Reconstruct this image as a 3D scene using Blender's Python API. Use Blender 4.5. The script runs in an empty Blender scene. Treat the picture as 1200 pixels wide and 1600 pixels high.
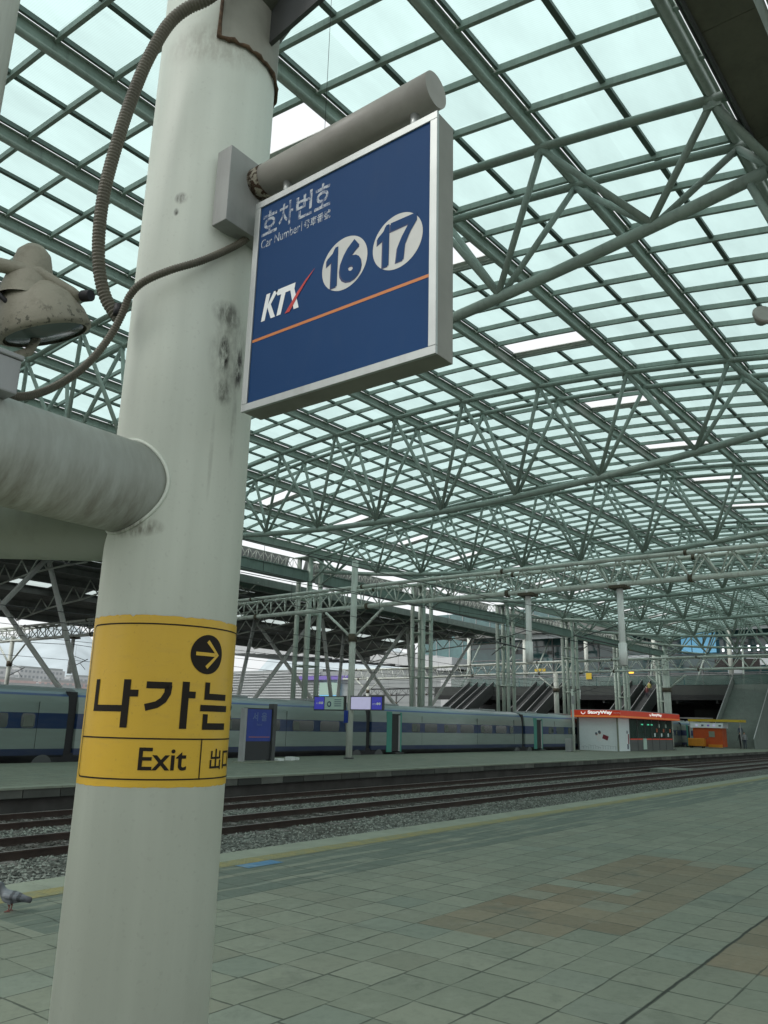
import bpy, bmesh, math, random
from mathutils import Vector, Matrix
R = math.radians
PI = math.pi
random.seed(7)
scene = bpy.context.scene
col = scene.collection

# ---------------------------------------------------------------- camera
cam = bpy.data.cameras.new('camera'); camo = bpy.data.objects.new('camera', cam); col.objects.link(camo)
CR = Vector((0.60411, -0.79654, 0.02379)); CD = Vector((0.21884, 0.13712, -0.96608)); CF = Vector((0.76626, 0.58883, 0.25715))
EYE = Vector((0, 0, 1.7)); FPX = 1243.04
mw = Matrix.Identity(4)
for i in range(3):
    mw[i][0] = CR[i]; mw[i][1] = -CD[i]; mw[i][2] = -CF[i]; mw[i][3] = EYE[i]
camo.matrix_world = mw
cam.sensor_fit = 'VERTICAL'; cam.sensor_height = 24.0; cam.sensor_width = 18.0
cam.lens = 24.0 * FPX / 1600.0
cam.clip_start = 0.05; cam.clip_end = 5000
scene.camera = camo

# ---------------------------------------------------------------- sky and sun
SUN_EL, SUN_AZ = 52, 150          # azimuth measured from +x towards +y
world = bpy.data.worlds.new('World'); scene.world = world; world.use_nodes = True
wn = world.node_tree; wn.nodes.clear()
sky = wn.nodes.new('ShaderNodeTexSky'); sky.sky_type = 'NISHITA'; sky.sun_disc = False
sky.sun_elevation = R(SUN_EL); sky.sun_rotation = R(90 - SUN_AZ); sky.dust_density = 6.0; sky.air_density = 1.2
hs = wn.nodes.new('ShaderNodeHueSaturation'); hs.inputs['Saturation'].default_value = 0.22; hs.inputs['Value'].default_value = 1.0
bg = wn.nodes.new('ShaderNodeBackground'); bg.inputs['Strength'].default_value = 0.15
wo = wn.nodes.new('ShaderNodeOutputWorld')
cloud = wn.nodes.new('ShaderNodeMix'); cloud.data_type = 'RGBA'; cloud.inputs[0].default_value = 0.62; cloud.inputs[7].default_value = (7.0, 7.25, 7.35, 1)   # overcast layer
wn.links.new(sky.outputs[0], hs.inputs['Color']); wn.links.new(hs.outputs[0], cloud.inputs[6]); wn.links.new(cloud.outputs[2], bg.inputs['Color']); wn.links.new(bg.outputs[0], wo.inputs['Surface'])
sl = bpy.data.lights.new('sun', 'SUN'); sl.energy = 0.6; sl.angle = R(18); sl.color = (1.0, 0.97, 0.92)
so = bpy.data.objects.new('sun', sl); col.objects.link(so)
sd = Vector((math.cos(R(SUN_EL)) * math.cos(R(SUN_AZ)), math.cos(R(SUN_EL)) * math.sin(R(SUN_AZ)), math.sin(R(SUN_EL))))
so.rotation_euler = sd.to_track_quat('Z', 'Y').to_euler(); so.location = (0, 0, 60)
vs = scene.view_settings; vs.view_transform = 'Standard'; vs.look = 'None'; vs.exposure = 0.35; vs.gamma = 1; vs.use_curve_mapping = False
scene.cycles.max_bounces = 10; scene.cycles.diffuse_bounces = 5; scene.cycles.transmission_bounces = 6; scene.cycles.transparent_max_bounces = 12
scene.cycles.use_denoising = True

# ---------------------------------------------------------------- materials
class NT:
    def __init__(s, name):
        s.m = bpy.data.materials.new(name); s.m.use_nodes = True; s.t = s.m.node_tree; s.t.nodes.clear()
        s.out = s.n('ShaderNodeOutputMaterial'); s.b = s.n('ShaderNodeBsdfPrincipled')
        s.l(s.b.outputs[0], s.out.inputs['Surface'])
    def n(s, k, **kw):
        x = s.t.nodes.new(k)
        for a, v in kw.items(): setattr(x, a, v)
        return x
    def l(s, a, b): s.t.links.new(a, b)
    def put(s, inp, v):
        if hasattr(v, 'is_output'): s.l(v, inp)
        elif isinstance(v, tuple): inp.default_value = (v + (1,))[:4] if len(inp.default_value) == 4 else v
        else: inp.default_value = v
    def math(s, op, a, b=0.0, c=0.0, clamp=False):
        x = s.n('ShaderNodeMath', operation=op, use_clamp=clamp)
        s.put(x.inputs[0], a); s.put(x.inputs[1], b); s.put(x.inputs[2], c)
        return x.outputs[0]
    def mix(s, f, a, b, blend='MIX'):
        x = s.n('ShaderNodeMix', data_type='RGBA', blend_type=blend)
        s.put(x.inputs[0], f); s.put(x.inputs[6], a); s.put(x.inputs[7], b)
        return x.outputs[2]
    def pos(s):
        return s.n('ShaderNodeNewGeometry').outputs['Position']
    def obj(s):
        return s.n('ShaderNodeTexCoord').outputs['Object']
    def mapv(s, v, sc=(1, 1, 1), loc=(0, 0, 0)):
        x = s.n('ShaderNodeMapping'); s.l(v, x.inputs[0]); x.inputs['Scale'].default_value = sc; x.inputs['Location'].default_value = loc
        return x.outputs[0]
    def noise(s, v, scale=5, detail=4, rough=0.55, dist=0.0):
        x = s.n('ShaderNodeTexNoise'); s.l(v, x.inputs['Vector']); x.inputs['Scale'].default_value = scale
        x.inputs['Detail'].default_value = detail; x.inputs['Roughness'].default_value = rough; x.inputs['Distortion'].default_value = dist
        return x.outputs['Fac']
    def ramp(s, f, stops, interp='LINEAR'):
        x = s.n('ShaderNodeValToRGB'); s.put(x.inputs[0], f); r = x.color_ramp; r.interpolation = interp
        while len(r.elements) < len(stops): r.elements.new(0.5)
        for e, (p, c) in zip(r.elements, stops):
            e.position = p; e.color = (c if isinstance(c, tuple) else (c, c, c)) + (1,)
        return x.outputs[0]
    def step(s, f, lo, hi):
        x = s.n('ShaderNodeMapRange'); s.put(x.inputs[0], f); x.inputs[1].default_value = lo; x.inputs[2].default_value = hi
        return x.outputs[0]
    def sep(s, v):
        x = s.n('ShaderNodeSeparateXYZ'); s.l(v, x.inputs[0]); return x.outputs
    def bump(s, h, st=0.3, d=0.02):
        x = s.n('ShaderNodeBump'); s.l(h, x.inputs['Height']); x.inputs['Strength'].default_value = st; x.inputs['Distance'].default_value = d
        s.l(x.outputs[0], s.b.inputs['Normal'])
    def fin(s, colr, rough=0.6, metal=0.0, spec=0.4):
        s.put(s.b.inputs['Base Color'], colr); s.put(s.b.inputs['Roughness'], rough); s.b.inputs['Metallic'].default_value = metal
        s.b.inputs['Specular IOR Level'].default_value = spec
        return s.m

def mul(c, k): return tuple(min(1, x * k) for x in c)

def paint(name, c, rough=0.55, metal=0.0, var=0.18, scale=1.5, dirt=(0.06, 0.055, 0.045), dirt_amt=0.3, streak=True, bump=0.0, spec=0.35):
    t = NT(name); p = t.pos()
    a = t.noise(p, scale, 5)
    base = t.mix(t.step(a, 0.3, 0.7), mul(c, 1 - var), mul(c, 1 + var))
    d = t.noise(t.mapv(p, (3.5, 3.5, 0.35) if streak else (1, 1, 1)), 2.2, 6, 0.65)
    dm = t.math('MULTIPLY', t.step(d, 0.5, 0.78), dirt_amt)
    base = t.mix(dm, base, dirt)
    if bump: t.bump(t.noise(p, scale * 20, 3), bump, 0.01)
    return t.fin(base, t.step(a, -1.0, 2.0) if rough is None else rough, metal, spec)

def flat(name, c, rough=0.5, emit=0.0, metal=0.0, spec=0.4):
    t = NT(name); a = t.noise(t.pos(), 6, 3)
    cc = t.mix(a, mul(c, 0.92), mul(c, 1.06))
    if emit:
        t.put(t.b.inputs['Emission Color'], c); t.b.inputs['Emission Strength'].default_value = emit
    return t.fin(cc, rough, metal, spec)

STEEL = (0.31, 0.375, 0.33)
M = {}
M['green'] = paint('green_grey_steel', STEEL, 0.5, var=0.12, dirt_amt=0.35)
M['green_dark'] = paint('dark_green_steel', (0.12, 0.16, 0.14), 0.55, var=0.15)
M['teal_beam'] = paint('teal_grey_girder', (0.21, 0.28, 0.25), 0.5, var=0.12, dirt_amt=0.4)
M['pale_tube'] = paint('pale_painted_tube', (0.55, 0.59, 0.53), 0.45, var=0.10, dirt=(0.16, 0.13, 0.09), dirt_amt=0.45)
M['white_tube'] = paint('white_painted_tube', (0.82, 0.84, 0.81), 0.4, var=0.06, dirt=(0.2, 0.19, 0.17), dirt_amt=0.4)
M['tower'] = paint('tower_green_paint', (0.36, 0.43, 0.37), 0.45, var=0.1, dirt_amt=0.25)
M['rust'] = paint('rusty_fitting', (0.10, 0.085, 0.06), 0.8, var=0.4, scale=20)
M['black'] = flat('black_rubber', (0.015, 0.015, 0.017), 0.6)
M['wire'] = flat('dark_wire', (0.03, 0.03, 0.035), 0.5)
M['gutter'] = paint('brown_soffit_panel', (0.15, 0.145, 0.11), 0.6, var=0.15)
M['canopy_dark'] = paint('dark_corrugated_underside', (0.17, 0.18, 0.17), 0.6, var=0.15, dirt_amt=0.3)
M['grey_metal'] = paint('grey_cladding', (0.30, 0.31, 0.31), 0.45, var=0.08, dirt_amt=0.2)
M['dirty_alu'] = paint('brushed_aluminium_frame', (0.36, 0.385, 0.37), 0.38, metal=0.55, var=0.07, scale=8, dirt=(0.14, 0.13, 0.11), dirt_amt=0.35)
M['alu_side'] = paint('weathered_aluminium_side', (0.20, 0.20, 0.175), 0.5, metal=0.2, var=0.12, scale=6, dirt=(0.1, 0.09, 0.07), dirt_amt=0.5)
M['sign_pipe'] = paint('grey_sign_pipe', (0.30, 0.29, 0.26), 0.45, var=0.1, scale=4, dirt=(0.12, 0.11, 0.09), dirt_amt=0.5, streak=False)
M['rail'] = paint('rusty_rail', (0.034, 0.022, 0.017), 0.7, var=0.3, scale=3, streak=False)
M['rail_top'] = paint('polished_rail_head', (0.35, 0.32, 0.30), 0.35, metal=0.8, var=0.2, scale=3)
M['sleeper'] = paint('concrete_sleeper', (0.14, 0.13, 0.12), 0.9, var=0.2, scale=4, streak=False)
M['concrete'] = paint('platform_concrete', (0.17, 0.19, 0.16), 0.85, var=0.15, scale=1.2, dirt_amt=0.5, bump=0.2)
M['concrete_dark'] = paint('dark_concrete', (0.07, 0.07, 0.065), 0.9, var=0.25, scale=1.5, bump=0.2)
M['coping'] = paint('coping_stone', (0.20, 0.225, 0.175), 0.8, var=0.12, scale=2, streak=False, dirt_amt=0.3)
def mat_fascia():
    t = NT('mottled_fascia_blocks'); p = t.pos(); w = t.n('ShaderNodeTexWhiteNoise', noise_dimensions='1D'); t.l(t.math('FLOOR', t.sep(p)[0]), w.inputs['W'])
    c = t.mix(t.math('MULTIPLY', w.outputs['Value'], t.noise(p, 1.2, 4)), (0.035, 0.038, 0.034), (0.21, 0.22, 0.19))  # block tone varies at random, darker than the coping
    return t.fin(c, 0.9)
M['fascia'] = mat_fascia()
M['white'] = flat('white_vinyl', (0.74, 0.76, 0.75), 0.5)
M['soft_white'] = flat('white_panel', (0.66, 0.72, 0.73), 0.5)
M['letter_black'] = flat('black_vinyl', (0.016, 0.013, 0.010), 0.6, spec=0.12)
M['orange_line'] = flat('orange_vinyl', (0.50, 0.16, 0.035), 0.5)
M['red_line'] = flat('red_vinyl', (0.45, 0.025, 0.02), 0.5)
M['shadow_blue'] = flat('dark_blue_vinyl', (0.012, 0.028, 0.10), 0.5)
M['train_black'] = flat('train_underframe', (0.012, 0.012, 0.014), 0.7)
M['teal_door'] = flat('teal_door_surround', (0.03, 0.22, 0.17), 0.4)
M['door_dark'] = flat('dark_doorway_plate', (0.02, 0.022, 0.022), 0.6)
M['red_fascia'] = flat('red_fascia', (0.60, 0.045, 0.015), 0.4, emit=0.12)
M['orange_strip'] = flat('orange_strip', (0.75, 0.22, 0.05), 0.4, emit=0.15)
M['orange_box'] = paint('orange_painted_panel', (0.42, 0.075, 0.018), 0.5, var=0.1, dirt_amt=0.2)
M['yellow_box'] = paint('yellow_orange_panel', (0.50, 0.20, 0.02), 0.5, var=0.1, dirt_amt=0.2)
M['yellow'] = flat('yellow_band_panel', (0.50, 0.36, 0.03), 0.5)
M['blue_board'] = flat('lit_blue_panel', (0.05, 0.05, 0.36), 0.4, emit=0.35)
M['screen'] = flat('lit_screen', (0.50, 0.48, 0.68), 0.4, emit=0.35)
M['pale_board'] = flat('pale_green_panel', (0.30, 0.42, 0.36), 0.4, emit=0.1)
M['totem_blue'] = paint('totem_blue', (0.018, 0.045, 0.26), 0.35, var=0.08, dirt_amt=0.05)
M['totem_dark'] = flat('totem_dark', (0.02, 0.024, 0.026), 0.4)
M['green_led'] = flat('green_led', (0.08, 0.55, 0.32), 0.4, emit=0.6)
M['lamp_warm'] = flat('amber_lamp', (1.0, 0.5, 0.05), 0.4, emit=1.2)
M['lamp_white'] = flat('white_lamp', (0.9, 0.95, 1.0), 0.4, emit=1.5)
M['dark_steel'] = paint('dark_steel', (0.06, 0.065, 0.065), 0.5, var=0.15)
M['deck_grey'] = paint('deck_fascia', (0.035, 0.042, 0.038), 0.6, var=0.1)
M['void'] = flat('dark_hall', (0.018, 0.02, 0.02), 0.8)
M['stair'] = paint('stair_concrete', (0.17, 0.20, 0.18), 0.8, var=0.1)
M['esc_side'] = paint('escalator_side', (0.048, 0.055, 0.052), 0.4, var=0.15)
M['handrail'] = flat('bright_handrail', (0.45, 0.47, 0.46), 0.3, metal=0.4)
M['kiosk_grey'] = flat('kiosk_counter_grey', (0.095, 0.105, 0.10), .6)
M['blind'] = flat('window_blind', (0.10, 0.115, 0.095), .6)
M['paper'] = flat('litter_paper', (0.65, 0.68, 0.66), 0.7)
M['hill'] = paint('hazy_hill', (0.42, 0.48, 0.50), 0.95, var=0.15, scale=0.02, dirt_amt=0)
M['bld_white'] = paint('white_render', (0.52, 0.54, 0.54), 0.8, var=0.06, scale=0.3, dirt_amt=0.1)
M['bld_pink'] = paint('pink_render', (0.50, 0.40, 0.38), 0.8, var=0.1, scale=0.3, dirt_amt=0.1)
M['bld_grey'] = paint('silver_cladding', (0.30, 0.325, 0.32), 0.5, var=0.06, scale=0.5, dirt_amt=0.1)
M['bld_window'] = flat('building_window', (0.30, 0.33, 0.34), 0.3)
M['screen_blue'] = flat('advert_screen', (0.16, 0.42, 0.62), 0.4, emit=0.5)
M['purple_sign'] = flat('purple_sign', (0.16, 0.12, 0.36), 0.4, emit=0.2)

def glassy(name, c, rough=0.08, alpha=1.0, spec=0.8):
    t = NT(name); m = t.fin(t.mix(t.noise(t.pos(), 0.8, 3), mul(c, 0.6), mul(c, 1.5)), rough, 0, spec)
    if alpha < 1: t.b.inputs['Alpha'].default_value = alpha
    return m
M['window'] = glassy('tinted_window', (0.035, 0.05, 0.045))
M['kiosk_glass'] = glassy('kiosk_glass', (0.05, 0.075, 0.065), 0.05)
M['teal_glass'] = glassy('teal_glass', (0.055, 0.13, 0.13), 0.12)
M['lit_letter'] = flat('backlit_white_letter', (0.85, 0.85, 0.82), 0.5, emit=0.45)
M['rail_glass'] = glassy('railing_glass', (0.10, 0.15, 0.13), 0.1, 0.55)
M['lamp_glass'] = glassy('lamp_lens', (0.10, 0.13, 0.12), 0.15)

def mat_pane(name, c, clear=0.0):
    t = NT(name); p = t.pos()
    tr = t.n('ShaderNodeBsdfTranslucent'); gl = t.n('ShaderNodeBsdfGlossy'); gl.inputs['Roughness'].default_value = 0.25
    cell = t.n('ShaderNodeTexWhiteNoise'); fl = t.n('ShaderNodeVectorMath', operation='FLOOR')
    t.l(t.mapv(p, (1 / 1.26, 1 / 1.7, 0), (0.2, 0.05, 0)), fl.inputs[0]); t.l(fl.outputs[0], cell.inputs['Vector'])
    v = t.math('MULTIPLY_ADD', cell.outputs['Value'], 0.10, 0.93)
    # run-off dirt collects along the panes, in streaks
    d = t.noise(t.mapv(p, (0.5, 1.2, 1)), 1.0, 4, 0.6)
    v2 = t.math('MULTIPLY', v, t.math('SUBTRACT', 1.03, t.math('MULTIPLY', t.step(d, 0.4, 0.8), 0.14)))
    # fine printed dots
    w = t.n('ShaderNodeTexWave', bands_direction='X'); t.l(p, w.inputs[0]); w.inputs['Scale'].default_value = 7
    v3 = t.math('MULTIPLY', v2, t.math('MULTIPLY_ADD', w.outputs['Fac'], 0.07, 0.95))
    cc = t.mix(1.0, c, t.n('ShaderNodeCombineColor').outputs[0], 'MULTIPLY')
    comb = [n for n in t.t.nodes if n.type == 'COMBINE_COLOR'][0]
    for i in range(3): t.l(v3, comb.inputs[i])
    t.l(cc, tr.inputs['Color']); gl.inputs['Color'].default_value = (0.4, 0.45, 0.44, 1)
    mx = t.n('ShaderNodeMixShader'); lw = t.n('ShaderNodeLayerWeight'); lw.inputs['Blend'].default_value = 0.5; t.l(t.math('MULTIPLY_ADD', t.math('POWER', lw.outputs['Facing'], 3.0), 0.6, 0.03), mx.inputs[0])
    t.l(tr.outputs[0], mx.inputs[1]); t.l(gl.outputs[0], mx.inputs[2])
    t.l(mx.outputs[0], t.out.inputs['Surface'])
    return t.m
M['pane'] = mat_pane('frosted_glass_pane', (0.53, 0.69, 0.665))
M['skylight'] = mat_pane('skylight_pane', (0.55, 0.62, 0.60))

# main column: chalky white paint, brushed vertically, stains of its own
def mat_column():
    t = NT('chalky_white_column_paint'); p = t.pos()
    a = t.noise(t.mapv(p, (9, 9, 0.5)), 1.2, 5, 0.5)
    b = t.noise(p, 2.0, 4)
    c = t.mix(t.step(a, 0.35, 0.65), (0.545, 0.585, 0.515), (0.605, 0.645, 0.57))
    c = t.mix(t.math('MULTIPLY', t.step(b, 0.45, 0.75), 0.35), c, (0.48, 0.50, 0.43))
    fine = t.noise(p, 60, 2)
    c = t.mix(t.math('MULTIPLY', t.step(fine, 0.62, 0.72), 0.12), c, (0.25, 0.25, 0.22))
    def blob(P, rx, rz, amt, colr, cc, th=(0.35, 0.6)):
        v = t.n('ShaderNodeVectorMath', operation='SUBTRACT'); t.l(p, v.inputs[0]); v.inputs[1].default_value = P
        v2 = t.n('ShaderNodeVectorMath', operation='MULTIPLY'); t.l(v.outputs[0], v2.inputs[0]); v2.inputs[1].default_value = (1 / rx, 1 / rx, 1 / rz)
        ln = t.n('ShaderNodeVectorMath', operation='LENGTH'); t.l(v2.outputs[0], ln.inputs[0])
        m = t.step(ln.outputs['Value'], 1.0, 0.45)
        nn = t.step(t.noise(t.mapv(p, (14, 14, 5)), 2.5, 5, 0.7), *th)
        m = t.math('MULTIPLY', m, t.math('MULTIPLY', nn, amt))
        return t.mix(m, cc, colr)
    for P, rx, rz, amt, cl in STAINS: c = blob(P, rx, rz, amt, cl, c)
    t.bump(t.noise(p, 25, 3), 0.06, 0.004)
    return t.fin(c, t.math('MULTIPLY_ADD', a, 0.2, 0.42), 0, 0.3)
COLX, COLY, CRAD = 1.8476, 2.4108, 0.25
TH0 = -2.2247
def cylp(s, z, r=CRAD):      # s = arc length from the camera-facing generator, positive to the right seen from the camera
    th = TH0 + s / CRAD
    return Vector((COLX + r * math.cos(th), COLY + r * math.sin(th), z))
dk = (0.05, 0.05, 0.042)
STAINS = []
for s, z, rx, rz, amt, cl in [(0.125, 3.20, 0.075, 0.06, 0.75, dk), (0.155, 3.05, 0.11, 0.22, 0.5, (0.14, 0.14, 0.12)), (0.120, 3.03, 0.026, 0.085, 1.3, (0.03, 0.03, 0.028)), (0.195, 3.00, 0.028, 0.10, 1.2, (0.035, 0.035, 0.03)),
        (0.13, 2.88, 0.045, 0.06, 0.7, dk), (0.19, 2.76, 0.016, 0.22, 0.35, (0.14, 0.14, 0.12)), (0.10, 2.62, 0.010, 0.20, 0.25, (0.14, 0.14, 0.12)), (-0.10, 3.66, 0.03, 0.03, 1.0, (0.12, 0.11, 0.1)), (-0.115, 3.60, 0.012, 0.02, 1.2, dk),
        (-0.03, 4.4, 0.25, 0.12, 0.35, (0.2, 0.17, 0.13)), (-0.15, 2.34, 0.12, 0.04, 0.9, (0.17, 0.16, 0.13)), (-0.2, 0.3, 0.3, 0.35, 0.4, (0.2, 0.19, 0.17))]:
    STAINS.append((tuple(cylp(s, z)), rx, rz, amt, cl))
M['column'] = mat_column()

def mat_band():
    t = NT('worn_yellow_vinyl'); p = t.pos()
    a = t.noise(t.mapv(p, (8, 8, 0.8)), 1.5, 4)
    c = t.mix(a, (0.48, 0.295, 0.016), (0.54, 0.345, 0.022))
    f = t.noise(p, 90, 2); c = t.mix(t.math('MULTIPLY', t.step(f, 0.66, 0.75), 0.3), c, (0.2, 0.13, 0.02))
    g = t.noise(t.mapv(p, (3, 3, 12)), 3, 5, 0.7); c = t.mix(t.math('MULTIPLY', t.step(g, 0.55, 0.75), 0.25), c, (0.30, 0.20, 0.05))
    t.bump(t.noise(p, 12, 3), 0.12, 0.01)
    return t.fin(c, 0.38, 0, 0.45)
M['band'] = mat_band()

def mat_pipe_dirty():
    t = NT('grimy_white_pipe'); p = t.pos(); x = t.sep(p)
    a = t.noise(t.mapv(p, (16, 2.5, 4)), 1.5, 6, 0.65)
    low = t.step(x[2], 2.5, 2.32)  # streak colour grows stronger towards the lower side
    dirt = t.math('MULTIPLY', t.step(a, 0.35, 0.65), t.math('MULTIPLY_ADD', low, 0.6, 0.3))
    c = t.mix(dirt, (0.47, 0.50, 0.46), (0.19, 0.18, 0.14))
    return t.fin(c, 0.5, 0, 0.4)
M['pipe'] = mat_pipe_dirty()

def mat_lampshell():
    t = NT('peeling_cream_enamel'); p = t.obj()
    n = t.noise(p, 14, 5, 0.7); n2 = t.noise(p, 45, 3, 0.7)
    z = t.sep(p)[2]
    c = t.mix(t.math('MULTIPLY', t.step(n, 0.5, 0.7), 0.6), (0.255, 0.24, 0.185), (0.16, 0.145, 0.105))
    pe = t.math('MULTIPLY', t.math('MULTIPLY', t.step(n2, 0.57, 0.62), t.step(z, 0.0, -0.075)), 0.85)
    c = t.mix(pe, c, (0.05, 0.05, 0.035))
    t.bump(n2, 0.3, 0.01)
    return t.fin(c, 0.6)
M['lampshell'] = mat_lampshell()
M['conduit'] = paint('ribbed_brown_conduit', (0.105, 0.098, 0.072), 0.55, var=0.2, scale=8, streak=False, dirt_amt=0.4)

def track_dark(t, p):        # oil and brake dust between the rails of each track
    y = t.sep(p)[1]; m = 0.0
    for yc, hw in ((14.27, 0.80), (17.75, 0.95), (9.95, .8), (30.4, 1.2)):
        a = t.step(t.math('ABSOLUTE', t.math('SUBTRACT', y, yc)), hw + .12, hw - .12); m = a if m == 0.0 else t.math('MAXIMUM', m, a)
    return t.math('MULTIPLY', m, t.math('MULTIPLY_ADD', t.noise(p, 1.1, 4), 0.5, 0.5))
def mat_ballast():
    t = NT('grey_ballast_stones'); p = t.pos()
    v = t.n('ShaderNodeTexVoronoi'); t.l(p, v.inputs['Vector']); v.inputs['Scale'].default_value = 16
    hsv = t.sep(v.outputs['Color'])
    c = t.mix(hsv[0], (0.035, 0.037, 0.032), (0.155, 0.170, 0.148))
    c = t.mix(t.step(hsv[1], 0.86, 0.9), c, (0.30, 0.32, 0.28))
    c = t.mix(t.math('MULTIPLY', t.step(t.noise(p, 0.7, 4), 0.4, 0.7), 0.6), c, (0.05, 0.04, 0.03))
    c = t.mix(track_dark(t, p), c, (0.030, 0.024, 0.019))
    t.bump(v.outputs['Distance'], 1.0, 0.05)
    return t.fin(c, 0.9)
M['ballast'] = mat_ballast()
M['stone'] = None
def mat_stone():
    t = NT('loose_ballast_stone'); p = t.pos()
    w = t.n('ShaderNodeTexWhiteNoise'); f = t.n('ShaderNodeVectorMath', operation='FLOOR'); t.l(t.mapv(p, (14, 14, 6)), f.inputs[0]); t.l(f.outputs[0], w.inputs['Vector'])
    c = t.mix(w.outputs['Value'], (0.05, 0.053, 0.046), (0.25, 0.275, 0.24)); c = t.mix(track_dark(t, p), c, (0.032, 0.026, 0.021))
    return t.fin(c, 0.85)
M['stone'] = mat_stone()

TX, TY, OX, OY = 0.42, 0.389, 4.70, 2.09
def mat_tiles(name, near=True):
    t = NT(name); p = t.pos(); x = t.sep(p)
    warp = t.noise(p, 1.7, 3)
    wv = t.math('MULTIPLY', t.math('SUBTRACT', warp, 0.5), 0.045)
    u = t.math('DIVIDE', t.math('SUBTRACT', t.math('ADD', x[0], wv), OX), TX)
    v = t.math('DIVIDE', t.math('SUBTRACT', t.math('ADD', x[1], wv), OY), TY)
    # every run of slabs is a little out of line with its neighbour
    vi = t.math('FLOOR', v)
    wr = t.n('ShaderNodeTexWhiteNoise', noise_dimensions='1D'); t.l(vi, wr.inputs['W'])
    u = t.math('ADD', u, t.math('MULTIPLY', t.math('SUBTRACT', wr.outputs['Value'], 0.5), 0.16))
    ui = t.math('FLOOR', u)
    fu = t.math('ABSOLUTE', t.math('SUBTRACT', t.math('FRACT', u), 0.5)); fv = t.math('ABSOLUTE', t.math('SUBTRACT', t.math('FRACT', v), 0.5))
    e = t.math('MAXIMUM', fu, fv)
    cid = t.n('ShaderNodeCombineXYZ'); t.l(ui, cid.inputs[0]); t.l(vi, cid.inputs[1])
    wn_ = t.n('ShaderNodeTexWhiteNoise'); t.l(cid.outputs[0], wn_.inputs['Vector']); rnd = t.sep(wn_.outputs['Color'])
    base = t.mix(t.step(rnd[0], 0, 1), (0.136, 0.152, 0.114), (0.184, 0.198, 0.150))
    base = t.mix(t.math('MULTIPLY', t.step(rnd[1], 0.8, 0.85), 0.35), base, (0.145, 0.138, 0.10))
    base = t.mix(t.math('MULTIPLY', t.step(rnd[2], 0.9, 0.92), 0.3), base, (0.11, 0.155, 0.14))
    if near:
        def box(x0, x1, y0, y1):
            g = lambda a, b: t.math('GREATER_THAN', a, b)
            m = t.math('MULTIPLY', t.math('MULTIPLY', g(x[0], x0), g(x1, x[0])), t.math('MULTIPLY', g(x[1], y0), g(y1, x[1])))
            return m
        ix = lambda n: OX + n * TX; iy = lambda n: OY + n * TY
        br = t.mix(rnd[0], (0.120, 0.092, 0.055), (0.182, 0.145, 0.092))
        m = t.math('MAXIMUM', box(ix(4), ix(10), iy(2), iy(6)), box(ix(11), ix(17), iy(2), iy(6)))
        m = t.math('MAXIMUM', m, box(ix(10), ix(11), iy(2), iy(3.5)))
        m = t.math('MAXIMUM', m, box(ix(5), ix(30), iy(-12), iy(0)))
        m = t.math('MULTIPLY', m, t.math('SUBTRACT', 1.0, box(ix(4), ix(6), iy(2), iy(3))))
        m = t.math('MULTIPLY', m, t.math('SUBTRACT', 1.0, t.math('MULTIPLY', t.step(rnd[1], 0.9, 0.91), 0.8)))
        base = t.mix(m, base, br)
        # darker paver course behind the tactile strip
        n = t.noise(t.mapv(p, (0.35, 3.5, 1)), 1.6, 3)
        dkm = t.math('MULTIPLY', box(4.0, 200, 6.35, 7.66), t.step(n, 0.42, 0.5))
        base = t.mix(t.math('MULTIPLY', dkm, 0.85), base, (0.058, 0.080, 0.066))
    big = t.noise(p, 0.35, 5, 0.6)
    base = t.mix(t.math('MULTIPLY', t.step(big, 0.35, 0.72), 0.4), base, (0.09, 0.115, 0.09))
    sp = t.noise(p, 11, 5, 0.75)
    base = t.mix(t.math('MULTIPLY', t.step(sp, 0.5, 0.75), 0.3), base, (0.07, 0.085, 0.068))
    st1 = t.noise(p, 1.6, 6, 0.7, 0.6)
    base = t.mix(t.math('MULTIPLY', t.step(st1, 0.54, 0.70), 0.5), base, (0.062, 0.070, 0.055))
    st2 = t.noise(p, 3.1, 5, 0.7)
    base = t.mix(t.math('MULTIPLY', t.step(st2, 0.56, 0.75), 0.4), base, (0.23, 0.25, 0.205))
    gum = t.n('ShaderNodeTexVoronoi'); t.l(t.mapv(p, (1, 1, 0.01)), gum.inputs['Vector']); gum.inputs['Scale'].default_value = 1.3
    base = t.mix(t.math('MULTIPLY', t.step(gum.outputs['Distance'], 0.032, 0.02), 0.65), base, (0.045, 0.048, 0.04))
    grain = t.noise(p, 160, 2)
    base = t.mix(t.math('MULTIPLY', grain, 0.25), base, (0.19, 0.225, 0.185))
    jw = t.noise(p, 1.9, 5, 0.65)
    # joint: dark where it has opened, almost lost elsewhere
    e2 = t.math('ADD', e, t.math('MULTIPLY', t.math('SUBTRACT', jw, 0.5), 0.085))
    j = t.step(e2, 0.476, 0.494)
    base = t.mix(t.math('MULTIPLY', j, 0.85), base, (0.035, 0.042, 0.032))
    # one wide movement joint along the platform
    mj = t.step(t.math('ABSOLUTE', t.math('SUBTRACT', t.math('ADD', x[1], wv), 2.09)), 0.018, 0.010)
    base = t.mix(t.math('MULTIPLY', mj, 0.85), base, (0.02, 0.024, 0.018))
    h = t.math('SUBTRACT', t.math('MULTIPLY', sp, 0.3), j)
    t.bump(h, 0.35, 0.006)
    return t.fin(base, t.math('MULTIPLY_ADD', sp, 0.3, 0.5), 0, 0.22)
M['tiles'] = mat_tiles('worn_platform_slabs')
M['tiles_far'] = mat_tiles('far_platform_slabs', False)

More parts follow.
